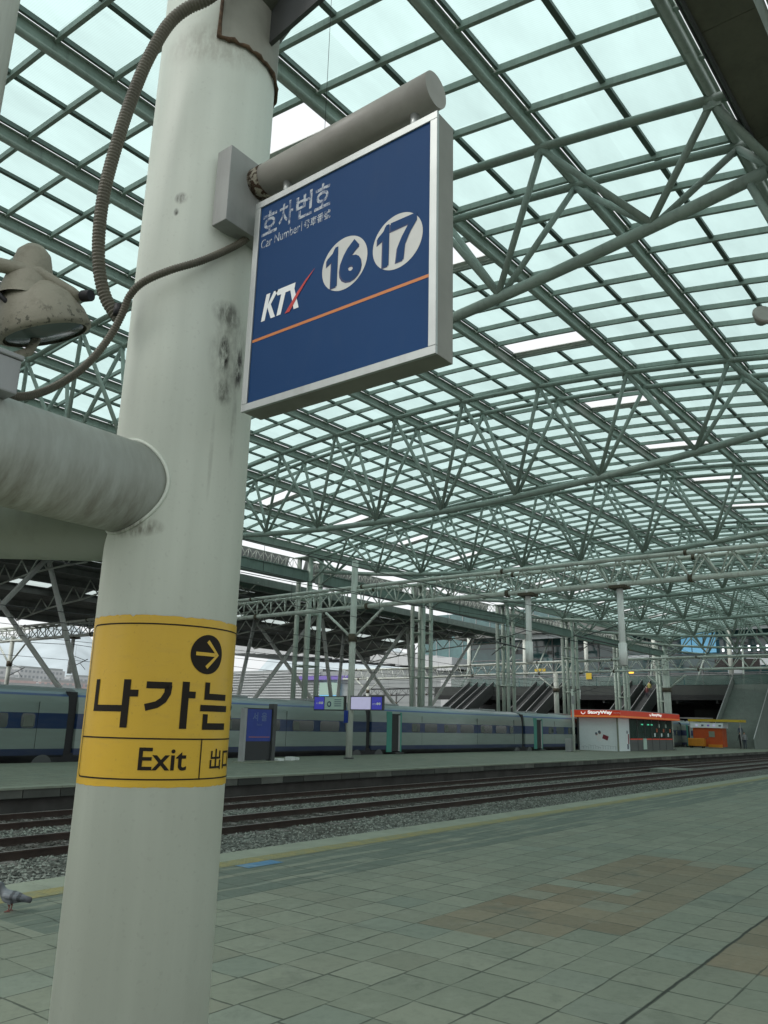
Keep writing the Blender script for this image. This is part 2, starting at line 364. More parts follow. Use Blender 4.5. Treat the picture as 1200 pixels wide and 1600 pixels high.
def mat_tactile():
    t = NT('worn_yellow_tactile'); p = t.pos(); x = t.sep(p)
    n = t.noise(p, 5, 5, 0.7)
    c = t.mix(t.math('MULTIPLY', t.step(n, 0.4, 0.62), 0.75), (0.21, 0.185, 0.07), (0.13, 0.155, 0.10))
    s = t.math('SINE', t.math('MULTIPLY', x[0], 2 * PI / 0.06)); s2 = t.math('SINE', t.math('MULTIPLY', x[1], 2 * PI / 0.06))
    t.bump(t.math('MAXIMUM', t.math('MULTIPLY', s, s2), 0.0), 0.5, 0.005)
    j = t.step(t.math('ABSOLUTE', t.math('SUBTRACT', t.math('FRACT', t.math('DIVIDE', x[0], 0.3)), 0.5)), 0.475, 0.49)
    c = t.mix(t.math('MULTIPLY', j, 0.6), c, (0.07, 0.07, 0.05))
    return t.fin(c, 0.75)
M['tactile'] = mat_tactile()
M['blue_mark'] = paint('worn_blue_marking', (0.05, 0.15, 0.26), 0.7, var=0.2, scale=12, dirt=(0.2, 0.24, 0.22), dirt_amt=0.7, streak=False)

def mat_train():
    t = NT('silver_and_blue_train_livery'); z = t.sep(t.obj())[2]
    g = (0.225, 0.275, 0.25)
    stops = [(0.0, (0.014, 0.014, 0.016)), (0.25, (0.030, 0.045, 0.10)), (0.49, g), (1.21, (0.012, 0.036, 0.105)), (1.79, g), (2.42, (0.05, 0.10, 0.24)), (2.50, (0.20, 0.27, 0.30)), (2.60, (0.22, 0.27, 0.27))]
    c = t.ramp(t.math('DIVIDE', z, 3.0), [(a / 3.0, b) for a, b in stops], 'CONSTANT')
    n = t.noise(t.mapv(t.pos(), (0.7, 1, 4)), 1.5, 4)
    c = t.mix(t.math('MULTIPLY', t.step(n, 0.4, 0.8), 0.25), c, (0.13, 0.13, 0.11))
    return t.fin(c, 0.32, 0, 0.5)
M['train'] = mat_train()

def mat_person(name, top, legs, hair=(0.02, 0.015, 0.012), skin=(0.42, 0.26, 0.19)):
    t = NT(name); z = t.sep(t.obj())[2]
    c = t.ramp(t.math('DIVIDE', z, 1.8), [(0, (0.02, 0.02, 0.02)), (0.05, legs), (0.52, top), (0.835, skin), (0.93, hair)], 'CONSTANT')
    return t.fin(c, 0.8)
def mat_pigeon():
    t = NT('pigeon_plumage'); p = t.obj(); x = t.sep(p)
    c = t.ramp(t.step(x[0], -0.2, 0.2), [(0.0, (0.02, 0.022, 0.025)), (0.20, (0.11, 0.12, 0.135)), (0.62, (0.15, 0.165, 0.18)), (0.74, (0.045, 0.055, 0.06)), (0.85, (0.05, 0.055, 0.075))])
    bars = t.math('MULTIPLY', t.step(t.math('ABSOLUTE', t.math('SUBTRACT', t.math('FRACT', t.math('MULTIPLY', x[0], 18)), 0.5)), 0.28, 0.2), t.math('MULTIPLY', t.math('LESS_THAN', x[0], -0.0), t.math('GREATER_THAN', x[0], -0.10)))
    c = t.mix(t.math('MULTIPLY', bars, 0.7), c, (0.03, 0.03, 0.035))
    c = t.mix(t.math('LESS_THAN', x[2], 0.065), c, (0.16, 0.06, 0.05))
    return t.fin(c, 0.6)
M['pigeon'] = mat_pigeon()

def mat_sign_blue():
    t = NT('sun_faded_blue_sign_face'); p = t.pos()
    n = t.noise(p, 3, 4); n2 = t.noise(t.mapv(p, (1, 1, 0.4)), 14, 4)
    c = t.mix(n, (0.007, 0.040, 0.120), (0.011, 0.050, 0.145))
    c = t.mix(t.math('MULTIPLY', t.step(n2, 0.55, 0.8), 0.15), c, (0.04, 0.07, 0.13))
    return t.fin(c, 0.6, 0, 0.12)
M['sign_blue'] = mat_sign_blue()

# ---------------------------------------------------------------- mesh builder
class MB:
    def __init__(s): s.v = []; s.f = []; s.sm = []
    def add(s, vs, fs, smooth=False):
        b = len(s.v); s.v += [tuple(v) for v in vs]
        for f in fs: s.f.append([b + i for i in f]); s.sm.append(smooth)
        return s
    def box(s, a, b):
        (x0, y0, z0), (x1, y1, z1) = a, b
        vs = [(x0, y0, z0), (x1, y0, z0), (x1, y1, z0), (x0, y1, z0), (x0, y0, z1), (x1, y0, z1), (x1, y1, z1), (x0, y1, z1)]
        return s.add(vs, [(0, 3, 2, 1), (4, 5, 6, 7), (0, 1, 5, 4), (1, 2, 6, 5), (2, 3, 7, 6), (3, 0, 4, 7)])
    def beam(s, p0, p1, w, h, up=(0, 0, 1)):
        p0 = Vector(p0); p1 = Vector(p1); d = (p1 - p0).normalized(); u = Vector(up); sd_ = d.cross(u).normalized(); u = sd_.cross(d)
        vs = []
        for p in (p0, p1):
            for a, b in ((-1, -1), (1, -1), (1, 1), (-1, 1)): vs.append(p + sd_ * (a * w / 2) + u * (b * h / 2))
        return s.add(vs, [(0, 3, 2, 1), (4, 5, 6, 7), (0, 1, 5, 4), (1, 2, 6, 5), (2, 3, 7, 6), (3, 0, 4, 7)])
    def path(s, pts, r, n=8, cap=True, smooth=True):
        pts = [Vector(p) for p in pts]; k = len(pts); rs = r if isinstance(r, (list, tuple)) else [r] * k
        d0 = (pts[1] - pts[0]).normalized(); u = d0.orthogonal().normalized(); vs = []; fs = []
        for i, p in enumerate(pts):
            d = ((pts[min(i + 1, k - 1)] - pts[max(i - 1, 0)])).normalized()
            u = (u - d * u.dot(d)).normalized(); w = d.cross(u)
            for j in range(n):
                a = 2 * PI * j / n; vs.append(p + (u * math.cos(a) + w * math.sin(a)) * rs[i])
        for i in range(k - 1):
            for j in range(n):
                a = i * n + j; b = i * n + (j + 1) % n; fs.append((a, b, b + n, a + n))
        s.add(vs, fs, smooth)
        if cap: 
            b = len(s.v) - len(vs)
            s.f.append([b + j for j in range(n)][::-1]); s.sm.append(False)
            s.f.append([b + (k - 1) * n + j for j in range(n)]); s.sm.append(False)
        return s
    def tube(s, a, b, r, n=8, r2=None): return s.path([a, b], [r, r if r2 is None else r2], n)
    def lathe(s, prof, n=24, c=(0, 0, 0), smooth=True):
        vs = []; fs = []
        for r, z in prof:
            for j in range(n): a = 2 * PI * j / n; vs.append((c[0] + r * math.cos(a), c[1] + r * math.sin(a), c[2] + z))
        for i in range(len(prof) - 1):
            for j in range(n):
                a = i * n + j; b = i * n + (j + 1) % n; fs.append((a, b, b + n, a + n))
        return s.add(vs, fs, smooth)
    def prism(s, poly, y0, y1):      # poly in (x,z), extruded in y
        n = len(poly); vs = [(x, y0, z) for x, z in poly] + [(x, y1, z) for x, z in poly]
        fs = [tuple(range(n)), tuple(range(2 * n - 1, n - 1, -1))] + [((i + 1) % n, i, i + n, (i + 1) % n + n) for i in range(n)]
        return s.add(vs, fs)
    def prismx(s, poly, x0, x1, smooth=False):     # poly in (y,z), extruded in x
        n = len(poly); vs = [(x0, y, z) for y, z in poly] + [(x1, y, z) for y, z in poly]
        s.add(vs, [tuple(range(n))[::-1], tuple(range(n, 2 * n))])
        b = len(s.v) - 2 * n
        for i in range(n): s.f.append([b + i, b + (i + 1) % n, b + (i + 1) % n + n, b + i + n]); s.sm.append(smooth)
        return s
    def build(s, name, m, parent=None, bevel=0.0, loc=None):
        me = bpy.data.meshes.new(name); me.from_pydata(s.v, [], s.f); me.validate()
        if len(me.polygons) == len(s.sm): me.polygons.foreach_set('use_smooth', s.sm)
        me.materials.append(m); me.update()
        o = bpy.data.objects.new(name, me); col.objects.link(o)
        if parent:
            o.parent = parent
        if loc is not None: o.location = loc
        if bevel:
            b = o.modifiers.new('bevel', 'BEVEL'); b.width = bevel; b.segments = 2; b.limit_method = 'ANGLE'
        return o

def tag(o, label=None, cat=None, group=None, kind=None):
    if label: o['label'] = label
    if cat: o['category'] = cat
    if group: o['group'] = group
    if kind: o['kind'] = kind
    return o
def empty(name, loc=(0, 0, 0), label=None, cat=None, group=None, rz=0):
    o = bpy.data.objects.new(name, None); o.empty_display_size = 0.3; col.objects.link(o); o.location = loc; o.rotation_euler = (0, 0, rz)
    return tag(o, label, cat, group)
def copy_tree(o, parent=None):
    c = o.copy(); col.objects.link(c)
    if parent: c.parent = parent
    for ch in list(o.children): copy_tree(ch, c)
    return c
def struct(o): o['kind'] = 'structure'; return o

def text_mesh(txt, size, m, name, parent, origin, ux, uz, bold=0.0, ext=0.002, align='LEFT', shear=0.0, sx=1.0, fit=None, off=0.0):
    """flat lettering laid on a plane: origin (lower left), ux the reading direction, uz up"""
    c = bpy.data.curves.new('lettering', 'FONT'); c.body = txt; c.size = size; c.align_x = align; c.shear = shear; c.resolution_u = 4
    c.offset = bold; c.extrude = 0.0
    o = bpy.data.objects.new('lettering', c); col.objects.link(o); bpy.context.view_layer.update()
    dg = bpy.context.evaluated_depsgraph_get(); me = bpy.data.meshes.new_from_object(o.evaluated_get(dg))
    col.objects.unlink(o); bpy.data.objects.remove(o)
    ux = Vector(ux).normalized(); uz = Vector(uz).normalized(); nn = ux.cross(uz); O = Vector(origin)
    if fit and len(me.vertices):
        xs = [v.co.x for v in me.vertices]; ys = [v.co.y for v in me.vertices]
        x0, x1, y0, y1 = min(xs), max(xs), min(ys), max(ys)
        for v in me.vertices: v.co.x = (v.co.x - x0) / (x1 - x0) * fit[0]; v.co.y = (v.co.y - y0) / (y1 - y0) * fit[1]
    for v in me.vertices: p = O + ux * (v.co.x * sx) + uz * v.co.y + nn * (ext + off); v.co = p
    me.name = name; me.materials.clear(); me.materials.append(m)
    ob = bpy.data.objects.new(name, me); col.objects.link(ob)
    if parent: ob.parent = parent; ob.matrix_parent_inverse = Matrix.Translation(-Vector(parent.location)) if parent.location.length else Matrix.Identity(4)
    return ob

# ================================================================ SETTING
struct(MB().add([(-3000, -3000, -0.95), (4000, -3000, -0.95), (4000, 4000, -0.95), (-3000, 4000, -0.95)], [(0, 1, 2, 3)]).build('ground', M['concrete_dark']))
# near platform: body, coping, tactile strip, blue mark
struct(MB().box((-25, -16, -0.9), (125, 7.98, 0.0)).build('near_platform', M['tiles']))
mb = MB(); x = -25.0
while x < 125:
    w = 0.995; mb.box((x, 7.985, -0.30), (x + w, 8.47, 0.003 + random.uniform(-.001, .001))); x += 1.0
struct(mb.build('near_platform_coping', M['coping']))
struct(MB().box((-25, 7.985, -0.9), (125, 8.40, -0.301)).build('near_platform_wall', M['concrete_dark']))
struct(MB().add([(-25, 7.68, 0.004), (125, 7.68, 0.004), (125, 7.98, 0.004), (-25, 7.98, 0.004)], [(0, 1, 2, 3)]).build('tactile_strip', M['tactile']))
struct(MB().add([(7.2, 7.43, 0.004), (7.8, 7.43, 0.004), (7.8, 7.67, 0.004), (7.2, 7.67, 0.004)], [(0, 1, 2, 3)]).build('blue_floor_marking', M['blue_mark']))
# ballast beds
for (a, b) in ((8.40, 19.4), (28.6, 37.9)):
    struct(MB().box((-60, a, -0.9), (160, b, -0.64)).build('ballast_bed', M['ballast']))
# far platform with darker mottled fascia blocks and a recessed dark wall
struct(MB().box((-40, 19.62, -0.05), (112, 28.75, 0.0)).build('far_platform', M['tiles_far']))
struct(MB().box((-40, 19.62, -0.9), (112, 28.75, -0.051)).build('far_platform_wall', M['concrete_dark']))
mb = MB(); x = -40.0
while x < 112:
    mb.box((x, 19.24, -0.05), (x + 0.992, 19.615, 0.003)); x += 1.0
struct(mb.build('far_platform_coping', M['coping']))
mb = MB(); x = -40.0
while x < 112:
    mb.box((x, 19.275 + random.uniform(-.006, .006), -0.25 + random.uniform(-.006, .006)), (x + 0.975, 19.615, -0.051)); x += 1.0
struct(mb.build('far_platform_fascia_blocks', M['fascia']))
struct(MB().box((-40, 28.755, -0.3), (112, 28.86, 0.002)).build('far_platform_rear_coping', M['coping']))
struct(MB().box((-40, 37.9, -0.9), (108, 52.0, 0.0)).build('third_platform', M['concrete']))

def track(yc, label, x0=-30, x1=140, sleepers=True):
    t = empty('railway_track', (x0, yc, -0.64), label, 'railway track', 'railway tracks between the platforms')
    for s in (-1, 1):
        m = MB(); y = s * 0.752; L = x1 - x0
        m.box((0, y - 0.07, 0.0), (L, y + 0.07, 0.018)); m.box((0, y - 0.012, 0.018), (L, y + 0.012, 0.11)); m.box((0, y - 0.036, 0.11), (L, y + 0.036, 0.14))
        r = m.build('rail', M['rail'], t)
        MB().box((0, y - 0.028, 0.1405), (L, y + 0.028, 0.1435)).build('rail_head', M['rail_top'], r)
    m = MB(); n = 0; q = 0.3
    while q < x1 - x0: m.box((q - 0.12, -1.25, -0.16), (q + 0.12, 1.25, -0.004 + 0.012)); q += 0.62
    m.build('sleeper', M['sleeper'], t)['kind'] = 'stuff'
    return t
track(14.27, 'rusty railway track nearest the paved near platform in view')
track(17.75, 'rusty railway track running along the foot of the far platform')
track(9.95, 'railway track sunk directly below the near platform edge')
track(30.4, 'railway track under the silver and blue train')
track(34.4, 'empty railway track behind the silver and blue train')

# loose stones on the beds in view
def stones(name, n, x0, x1, ylist, seed):
    rnd = random.Random(seed); vs = []; fs = []
    base = [(1, 0, 0), (-1, 0, 0), (0, 1, 0), (0, -1, 0), (0, 0, 1), (0, 0, -1)]
    tri = [(0, 2, 4), (2, 1, 4), (1, 3, 4), (3, 0, 4), (2, 0, 5), (1, 2, 5), (3, 1, 5), (0, 3, 5)]
    for i in range(n):
        x = x0 + (x1 - x0) * rnd.random() ** 1.5; ya, yb = ylist[i % len(ylist)]; y = rnd.uniform(ya, yb)
        r = rnd.uniform(0.02, 0.042); a = rnd.uniform(0, PI); ca, sa = math.cos(a), math.sin(a); k = len(vs)
        for bx, by, bz in base:
            px, py, pz = bx * r * rnd.uniform(.7, 1.3), by * r * rnd.uniform(.7, 1.3), bz * r * rnd.uniform(.5, 1)
            vs.append((x + px * ca - py * sa, y + px * sa + py * ca, -0.632 + pz + rnd.uniform(0, .012)))
        fs += [(k + a_, k + b_, k + c_) for a_, b_, c_ in tri]
    return tag(MB().add(vs, fs).build(name, M['stone']), 'loose grey ballast stones between the rails', 'gravel', kind='stuff')
stones('ballast_stones', 26000, 3, 45, [(10.9, 13.4), (15.1, 16.9), (15.1, 16.9), (11.0, 13.4), (13.7, 14.9), (17.1, 18.4), (18.6, 19.5)], 3)
tag(MB().box((-1.0, -0.9, 0), (1.2, 0.9, 0.22)).build('track_box', M['concrete'], bevel=0.02), 'low grey concrete box lying between the two middle tracks', 'cable box').location = (48.8, 16.0, -0.64)

# ================================================================ TRAIN
def box_part(a, b, name, m, parent, bevel=0.0): return MB().box(a, b).build(name, m, parent, bevel)
def make_car(g, label, has_door=True):
    t = empty('train_carriage', (g + 0.25, 28.95, 0), label, 'train carriage', 'carriages of the silver and blue express train')
    L = 18.67 - 0.5
    half = [(0.10, -0.15), (0.03, 0.25), (0.0, 0.5), (0.0, 1.8), (0.03, 2.15), (0.10, 2.42), (0.24, 2.60), (0.50, 2.72), (0.95, 2.79), (1.45, 2.81)]
    prof = half + [(2.9 - y, z) for y, z in half[:-1][::-1]]
    body = MB().prismx(prof, 0, L, True).build('body', M['train'], t)
    for k, (a, b) in enumerate([(3.95, 4.85), (5.35, 6.75), (7.55, 9.1), (9.55, 11.25), (12.15, 13.75), (14.25, 15.8), (16.3, 16.85)]):
        m = MB(); n = 6; pts = []
        x0, x1, z0, z1, r = a, b, 1.24, 1.765, 0.12
        for cx, cz, a0 in ((x1 - r, z0 + r, -90), (x1 - r, z1 - r, 0), (x0 + r, z1 - r, 90), (x0 + r, z0 + r, 180)):
            for j in range(n): an = R(a0 + 90 * j / (n - 1)); pts.append((cx + r * math.cos(an), cz + r * math.sin(an)))
        m.prism(pts, -0.006, 0.03)
        w = m.build('window', M['window'], t)
        if k % 2 == 0: MB().box((a + 0.1, -0.0075, 1.3), (a + 0.5, -0.0065, 1.70)).build('blind', M['blind'], w)
    if has_door:
        d = MB().box((1.42, -0.012, 0.12), (1.92, 0.03, 2.40)).build('door_surround', M['teal_door'], t)
        MB().box((1.925, -0.010, 0.16), (2.75, 0.03, 2.28)).build('doorway', M['door_dark'], t)  # near-black plate stands in for the shade inside the open door
        MB().box((2.55, -0.035, 0.16), (2.72, -0.011, 2.2)).build('door', M['grey_metal'], t)
        MB().box((2.755, -0.012, 0.12), (2.90, 0.03, 2.36)).build('door_surround', M['teal_door'], t)
        MB().box((1.95, -0.28, 0.03), (2.8, -0.02, 0.09)).build('step', M['dark_steel'], t)
    # shared bogie and gangway at the near end
    g_ = MB().box((-0.47, 0.14, 0.3), (-0.03, 2.74, 2.62)).build('gangway', M['black'], t)
    b = MB().box((-1.7, 0.12, -0.25), (0.75, 2.7, 0.25))
    b.box((-1.35, 0.04, 0.0), (0.4, 0.12, 0.32)).build('bogie', M['train_black'], t)
    for xx in (-1.25, 0.75):
        MB().path([(xx, 0.02, -0.12), (xx, 0.15, -0.12)], [0.40, 0.44], 20).build('wheel', M['dark_steel'], t)
    MB().box((2.9, 0.3, -0.3), (L - 0.6, 2.6, -0.16)).build('underframe', M['train_black'], t)
    for q in (5.05, 11.7, 16.95): MB().box((q, -.004, .5), (q + .012, .02, 2.2)).build('panel_seam', M['train_black'], t)
    rf = MB()
    for q in (2.0, 8.0, 14.0): MB().box((q, 0.9, 2.79), (q + 1.8, 2.0, 2.90)).build('roof_unit', M['grey_metal'], t, .02)
    return t
car0 = make_car(-0.5, 'train carriage nearest the camera at left, cut by the photo edge and column')
clabs = ['train carriage seen behind the blue free-standing platform sign', 'middle train carriage with its teal edged door open right of the slim mast', 'train carriage with open door running behind the kiosk corner', 'far train carriage seen behind the glass side of the kiosk', 'last train carriage beside the orange hut']
for i, lb in enumerate(clabs):
    c = copy_tree(car0); c.location.x = 18.1 + 18.67 * i + 0.25; c['label'] = lb

# ================================================================ GLASS ROOF
SK = 0.038
def ry(u, v): return v - SK * u
def ztop(v): return 1.7 + 12.75 - 0.00597 * (v - 19.5) ** 2
def zbot(v): return 1.7 + 8.47 + 0.00456 * (v - 20.0) ** 2
VT = [3.26 + 3.4 * i for i in range(11)]     # top nodes
VB = [4.75 + 3.4 * i for i in range(10)]     # bottom nodes
U0, U1 = -4.0, 104.0
ROOF = empty('glass_station_roof', (50, 18, 13), 'huge arched green steel roof glazed with frosted panes over the tracks', 'glass roof')
def rpart(mb_, name, m): 
    o = mb_.build(name, m, ROOF); o.location = (-50, -18, -13); return o
for k, v in enumerate(VT):
    z = ztop(v) + 0.10
    p0, p1 = (U0, ry(U0, v), z), (U1, ry(U1, v), z)
    m = MB(); 
    if k == len(VT) - 1:
        m.beam((U0, ry(U0, v), z + .1), (U1, ry(U1, v), z + .1), 0.35, 0.5)
    else:
        m.tube(p0, p1, 0.075, 10); m.beam((p0[0], p0[1] + .07, z + .02), (p1[0], p1[1] + .07, z + .02), 0.10, 0.03); m.beam((p0[0], p0[1], z + 0.145), (p1[0], p1[1], z + 0.145), 0.07, 0.26); m.beam((p0[0], p0[1], z + 0.29), (p1[0], p1[1], z + 0.29), 0.18, 0.03)
    rpart(m, 'roof_beam', M['green'])
    for s in (-1, 1):
        if (k == 0 and s < 0) or (k == len(VT) - 1 and s > 0): continue
        vv = v + s * (0.155 if k < len(VT) - 1 else 0.3)
        zz = ztop(vv) + 0.46
        rpart(MB().beam((U0, ry(U0, vv), zz), (U1, ry(U1, vv), zz), 0.065, 0.12), 'glazing_bar', M['green_dark'])
for k in range(len(VT) - 1):
    vv = VT[k] + 1.7; zz = ztop(vv) + 0.47; cuts = [U0]
    if k in (2, 8):          # the bar is missing where a light stands open
        for n_ in range(14):
            x_ = (10.8 + 6.3 * n_) if k == 2 else (30.9 + 6.3 * n_)
            if x_ > 100: continue
            j = min(range(85), key=lambda i: abs(17.45 - 1.26 * 17 + 1.26 * i + 0.63 - x_)); q = 17.45 - 1.26 * 17 + 1.26 * j; cuts += [q, q + 1.26]
    cuts.append(U1)
    for ua, ub in zip(cuts[::2], cuts[1::2]):
        rpart(MB().beam((ua, ry(ua, vv), zz), (ub, ry(ub, vv), zz), 0.11, 0.09), 'glazing_bar', M['green_dark'])
PU = [17.45 - 1.26 * 17 + 1.26 * i for i in range(86)]
VS = [3.0] + [VT[k] + q for k in range(10) for q in (0.85, 1.7, 2.55, 3.4)]
for u in PU:
    pts = [(u, ry(u, v), ztop(v) + 0.42) for v in VS]
    m = MB()
    for a, b in zip(pts[::2], pts[2::2]): m.beam(a, b, 0.085, 0.15)
    rpart(m, 'purlin', M['green'])
# panes
def project(P):
    d = Vector(P) - EYE; z = d.dot(CF)
    if z < 0.3: return None
    return 600 + FPX * d.dot(CR) / z, 800 + FPX * d.dot(CD) / z, z
gaps = set()
for n_ in range(14):
    for v, x_ in ((11.76, 10.8 + 6.3 * n_), (32.16, 30.9 + 6.3 * (n_ - 1))):
        if (v > 30 and n_ == 0) or x_ > 100: continue
        k = min(range(10), key=lambda i: abs(VT[i] + 1.7 - v)); j = min(range(85), key=lambda i: abs(PU[i] + 0.63 - x_))
        gaps.add((k, j, 0)); gaps.add((k, j, 1))
panes = []
for k in range(10):
    for h in (0, 1):
        va = VT[k] + (0.18 if h == 0 else 1.7); vb = VT[k] + (1.7 if h == 0 else 3.22)
        for j in range(85):
            if (k, j, h) in gaps: continue
            u0, u1 = PU[j], PU[j + 1]
            q = [(u0, ry(u0, va), ztop(va) + 0.52), (u1, ry(u1, va), ztop(va) + 0.52), (u1, ry(u1, vb), ztop(vb) + 0.52), (u0, ry(u0, vb), ztop(vb) + 0.52)]
            c = Vector([sum(p[i] for p in q) / 4 for i in range(3)]); pr = project(c)
            vis = 0
            if pr and -40 < pr[0] < 1240 and -40 < pr[1] < 1600:
                vis = 1.2 * 1.6 * abs((c - EYE).normalized().z) / (c - EYE).length_squared
            panes.append((vis, q))
panes.sort(key=lambda a: -a[0])
for vis, q in panes[:100]: rpart(MB().add(q, [(0, 1, 2, 3)]), 'glass_pane', M['pane'])
m = MB()
for vis, q in panes[100:]: m.add(q, [(0, 1, 2, 3)])
o = rpart(m, 'glass_panes', M['pane']); o['kind'] = 'stuff'
# slim aluminium sills left by the open lights
for (k, j, h) in sorted(gaps):
    if h == 0:
        u = PU[j + 1] - 0.16; a, b = VT[k] + 0.2, VT[k] + 3.2
        rpart(MB().beam((u, ry(u, a), ztop(a) + 0.47), (u, ry(u, b), ztop(b) + 0.47), 0.20, 0.03), 'flashing', M['white_tube'])

# trusses
def make_truss(u):
    t = empty('roof_truss', (u, ry(u, 18), 10), 'x', 'roof truss', 'triangular roof trusses carrying the glass roof')
    O = Vector((u, ry(u, 18), 10))
    T = lambda du, v, z: Vector((u + du, ry(u + du, v), z)) - O
    m = MB(); vv = [2.65 + (37.2 - 2.65) * i / 40 for i in range(41)]
    m.path([T(0, v, zbot(v)) for v in vv], 0.125, 12).build('bottom_chord', M['green'], t)
    for s in (-.78, .78):
        vv = [2.85 + (37.0 - 2.85) * i / 40 for i in range(41)]
        MB().path([T(s, v, ztop(v)) for v in vv], 0.09, 10).build('top_chord', M['green'], t)
        for i, b in enumerate(VB):
            for a in (VT[i], VT[i + 1]):
                MB().tube(T(s, a, ztop(a) - 0.05), T(s * 0.08, b, zbot(b) + 0.05), 0.072, 10).build('diagonal', M['green'], t)
        for v in VT[:10]:
            zz = ztop(v); MB().box(T(s, v, zz) + Vector((-.02, -.16, -.19)), T(s, v, zz) + Vector((.02, .16, .09))).build('gusset_plate', M['green'], t)
        MB().tube(T(s, VT[0], ztop(VT[0]) - 0.05), T(s * 0.1, 2.5, zbot(2.65)), 0.08, 8).build('diagonal', M['green'], t)
    return t
t1 = make_truss(13.9)
tl = ['roof truss nearest the camera, its thick bottom tube passing right of the blue sign', 'second roof truss from the camera, crossing just below the blue sign', 'third roof truss from the camera, meeting the tower behind the slim mast',
      'fourth roof truss from the camera', 'fifth roof truss from the camera', 'sixth roof truss from the camera', 'seventh roof truss from the camera, close to the station hall', 'farthest roof truss, beside the station hall']
t1['label'] = tl[0]
for i in range(1, 8):
    c = copy_tree(t1); u = 13.9 + 12.6 * i; c.location = (u, ry(u, 18), 10); c['label'] = tl[i]

# gutter box on the near side with end columns
gt = empty('roof_gutter', (50, ry(50, 2.2), 12.2), 'dark brown boxed gutter soffit along the near edge of the glass roof', 'gutter')
m = MB(); a = lambda u, v, z: (u - 50, ry(u, v) - ry(50, 2.2), z - 12.2)
for k in range(36):
    ua = U0 + 3.0 * k; ub = ua + 2.99
    vs = [a(ua, 1.98, 12.35), a(ub, 1.98, 12.35), a(ub, 2.8, 12.35), a(ua, 2.8, 12.35), a(ua, 1.98, 13.1), a(ub, 1.98, 13.1), a(ub, 2.8, 13.1), a(ua, 2.8, 13.1)]
    m.add(vs, [(0, 3, 2, 1), (4, 5, 6, 7), (0, 1, 5, 4), (1, 2, 6, 5), (2, 3, 7, 6), (3, 0, 4, 7)])
m.build('soffit', M['gutter'], gt)
m = MB(); m.beam(a(U0, 2.86, 12.75), a(U1, 2.86, 12.75), 0.16, 0.55); m.build('edge_beam', M['green'], gt)
m = MB(); m.tube(a(U0, 2.80, 12.30), a(U1, 2.80, 12.30), 0.03); m.tube(a(U0, 2.9, 12.42), a(U1, 2.9, 12.42), 0.02); m.build('cable_pipe', M['dark_steel'], gt)
# glass roof of the next bay, only its edge shows in the corner
nb = empty('neighbouring_glass_roof', (50, -8, 13.5), 'edge of the next glass roof beyond the gutter, top right corner', 'glass roof')
m = MB(); mp = MB()
for k in range(8):
    v = 1.90 - 2.2 * k; m.beam((U0 - 50, ry(U0, v) + 8, 0.0 - 0.2), (U1 - 50, ry(U1, v) + 8, -0.2), 0.15, 0.25)
for j in range(0, 86): m.beam((PU[j] - 50, ry(PU[j], 1.95) + 8, -0.05), (PU[j] - 50, ry(PU[j], -14) + 8, -0.05), 0.08, 0.12)
m.build('frame', M['green'], nb)
mp.add([(U0 - 50, ry(U0, 1.95) + 8, 0.05), (U1 - 50, ry(U1, 1.95) + 8, 0.05), (U1 - 50, ry(U1, -14) + 8, 0.05), (U0 - 50, ry(U0, -14) + 8, 0.05)], [(0, 1, 2, 3)]).build('glazing', M['pane'], nb)
for i in range(8):
    u = 13.9 + 12.6 * i
    c0 = empty('roof_column', (u, ry(u, 2.35), 0), 'round steel column at the right edge carrying the end of the nearest truss' if i == 0 else 'round steel column under the gutter on the near platform, out of the photo', 'column', 'columns under the gutter')
    MB().tube((0, 0, 0.02), (0, 0, 12.3), 0.19, 20).build('shaft', M['pale_tube'], c0)
    MB().path([(0, 0, 0.0), (0, 0, 0.03)], [0.34, 0.34], 20).build('base_plate', M['dark_steel'], c0)
    MB().tube((-0.0, 0.15, 10.0), (0, 0.6, 11.4), 0.07).build('bracket', M['green'], c0)
    if i == 0: break

# ================================================================ TOWERS, GIRDERS
def make_tower():
    t = empty('lattice_tower', (0, 0, 0), 'x', 'steel tower', 'four-legged steel towers behind the train')
    for a in (-.52, .52):
        for b in (-.52, .52): MB().tube((a, b, -0.9), (a, b, 12.35), 0.16, 12).build('leg', M['tower'], t)
    for z in (2.8, 5.2, 8.6, 9.6):
        m = MB()
        for a in (-.52, .52): m.tube((a, -.52, z), (a, .52, z), 0.06); m.tube((-.52, a, z), (.52, a, z), 0.06)
        m.build('tie', M['tower'], t)
    MB().box((-.75, -.75, 12.351), (.75, .75, 12.42)).build('cap_plate', M['green'], t)
    for s in (-1, 1):
        MB().tube((s * .52, -.52, 10.6), (s * .7, -2.6, 11.9), 0.07).build('bracket', M['green'], t)
    return t
tw = make_tower(); tlab = ['steel tower left of the slim mast, nearest of the tower row', 'second steel tower from the left, right of the slim mast', 'third steel tower from the left, beyond the end of the dark canopy', 'fourth steel tower, standing behind the left end of the kiosk', 'fifth steel tower, rising behind the middle of the kiosk', 'sixth and farthest steel tower']
for i in range(6):
    c = tw if i == 0 else copy_tree(tw); u = 39.0 + 12.6 * i; c.location = (u, 37.6 - 0.038 * u, 0); c['label'] = tlab[i]
c = copy_tree(tw); c.location = (13.8, 37.1, 0); c['label'] = 'steel tower hidden behind the big white column'
c = copy_tree(tw); c.location = (26.4, 36.6, 0); c['label'] = 'steel tower just behind the edge of the big white column'
us = [0.0, 13.8, 26.4] + [39.0 + 12.6 * i for i in range(6)]
gl_ = {39.0: 'teal box girder between the first two towers right of the column'}
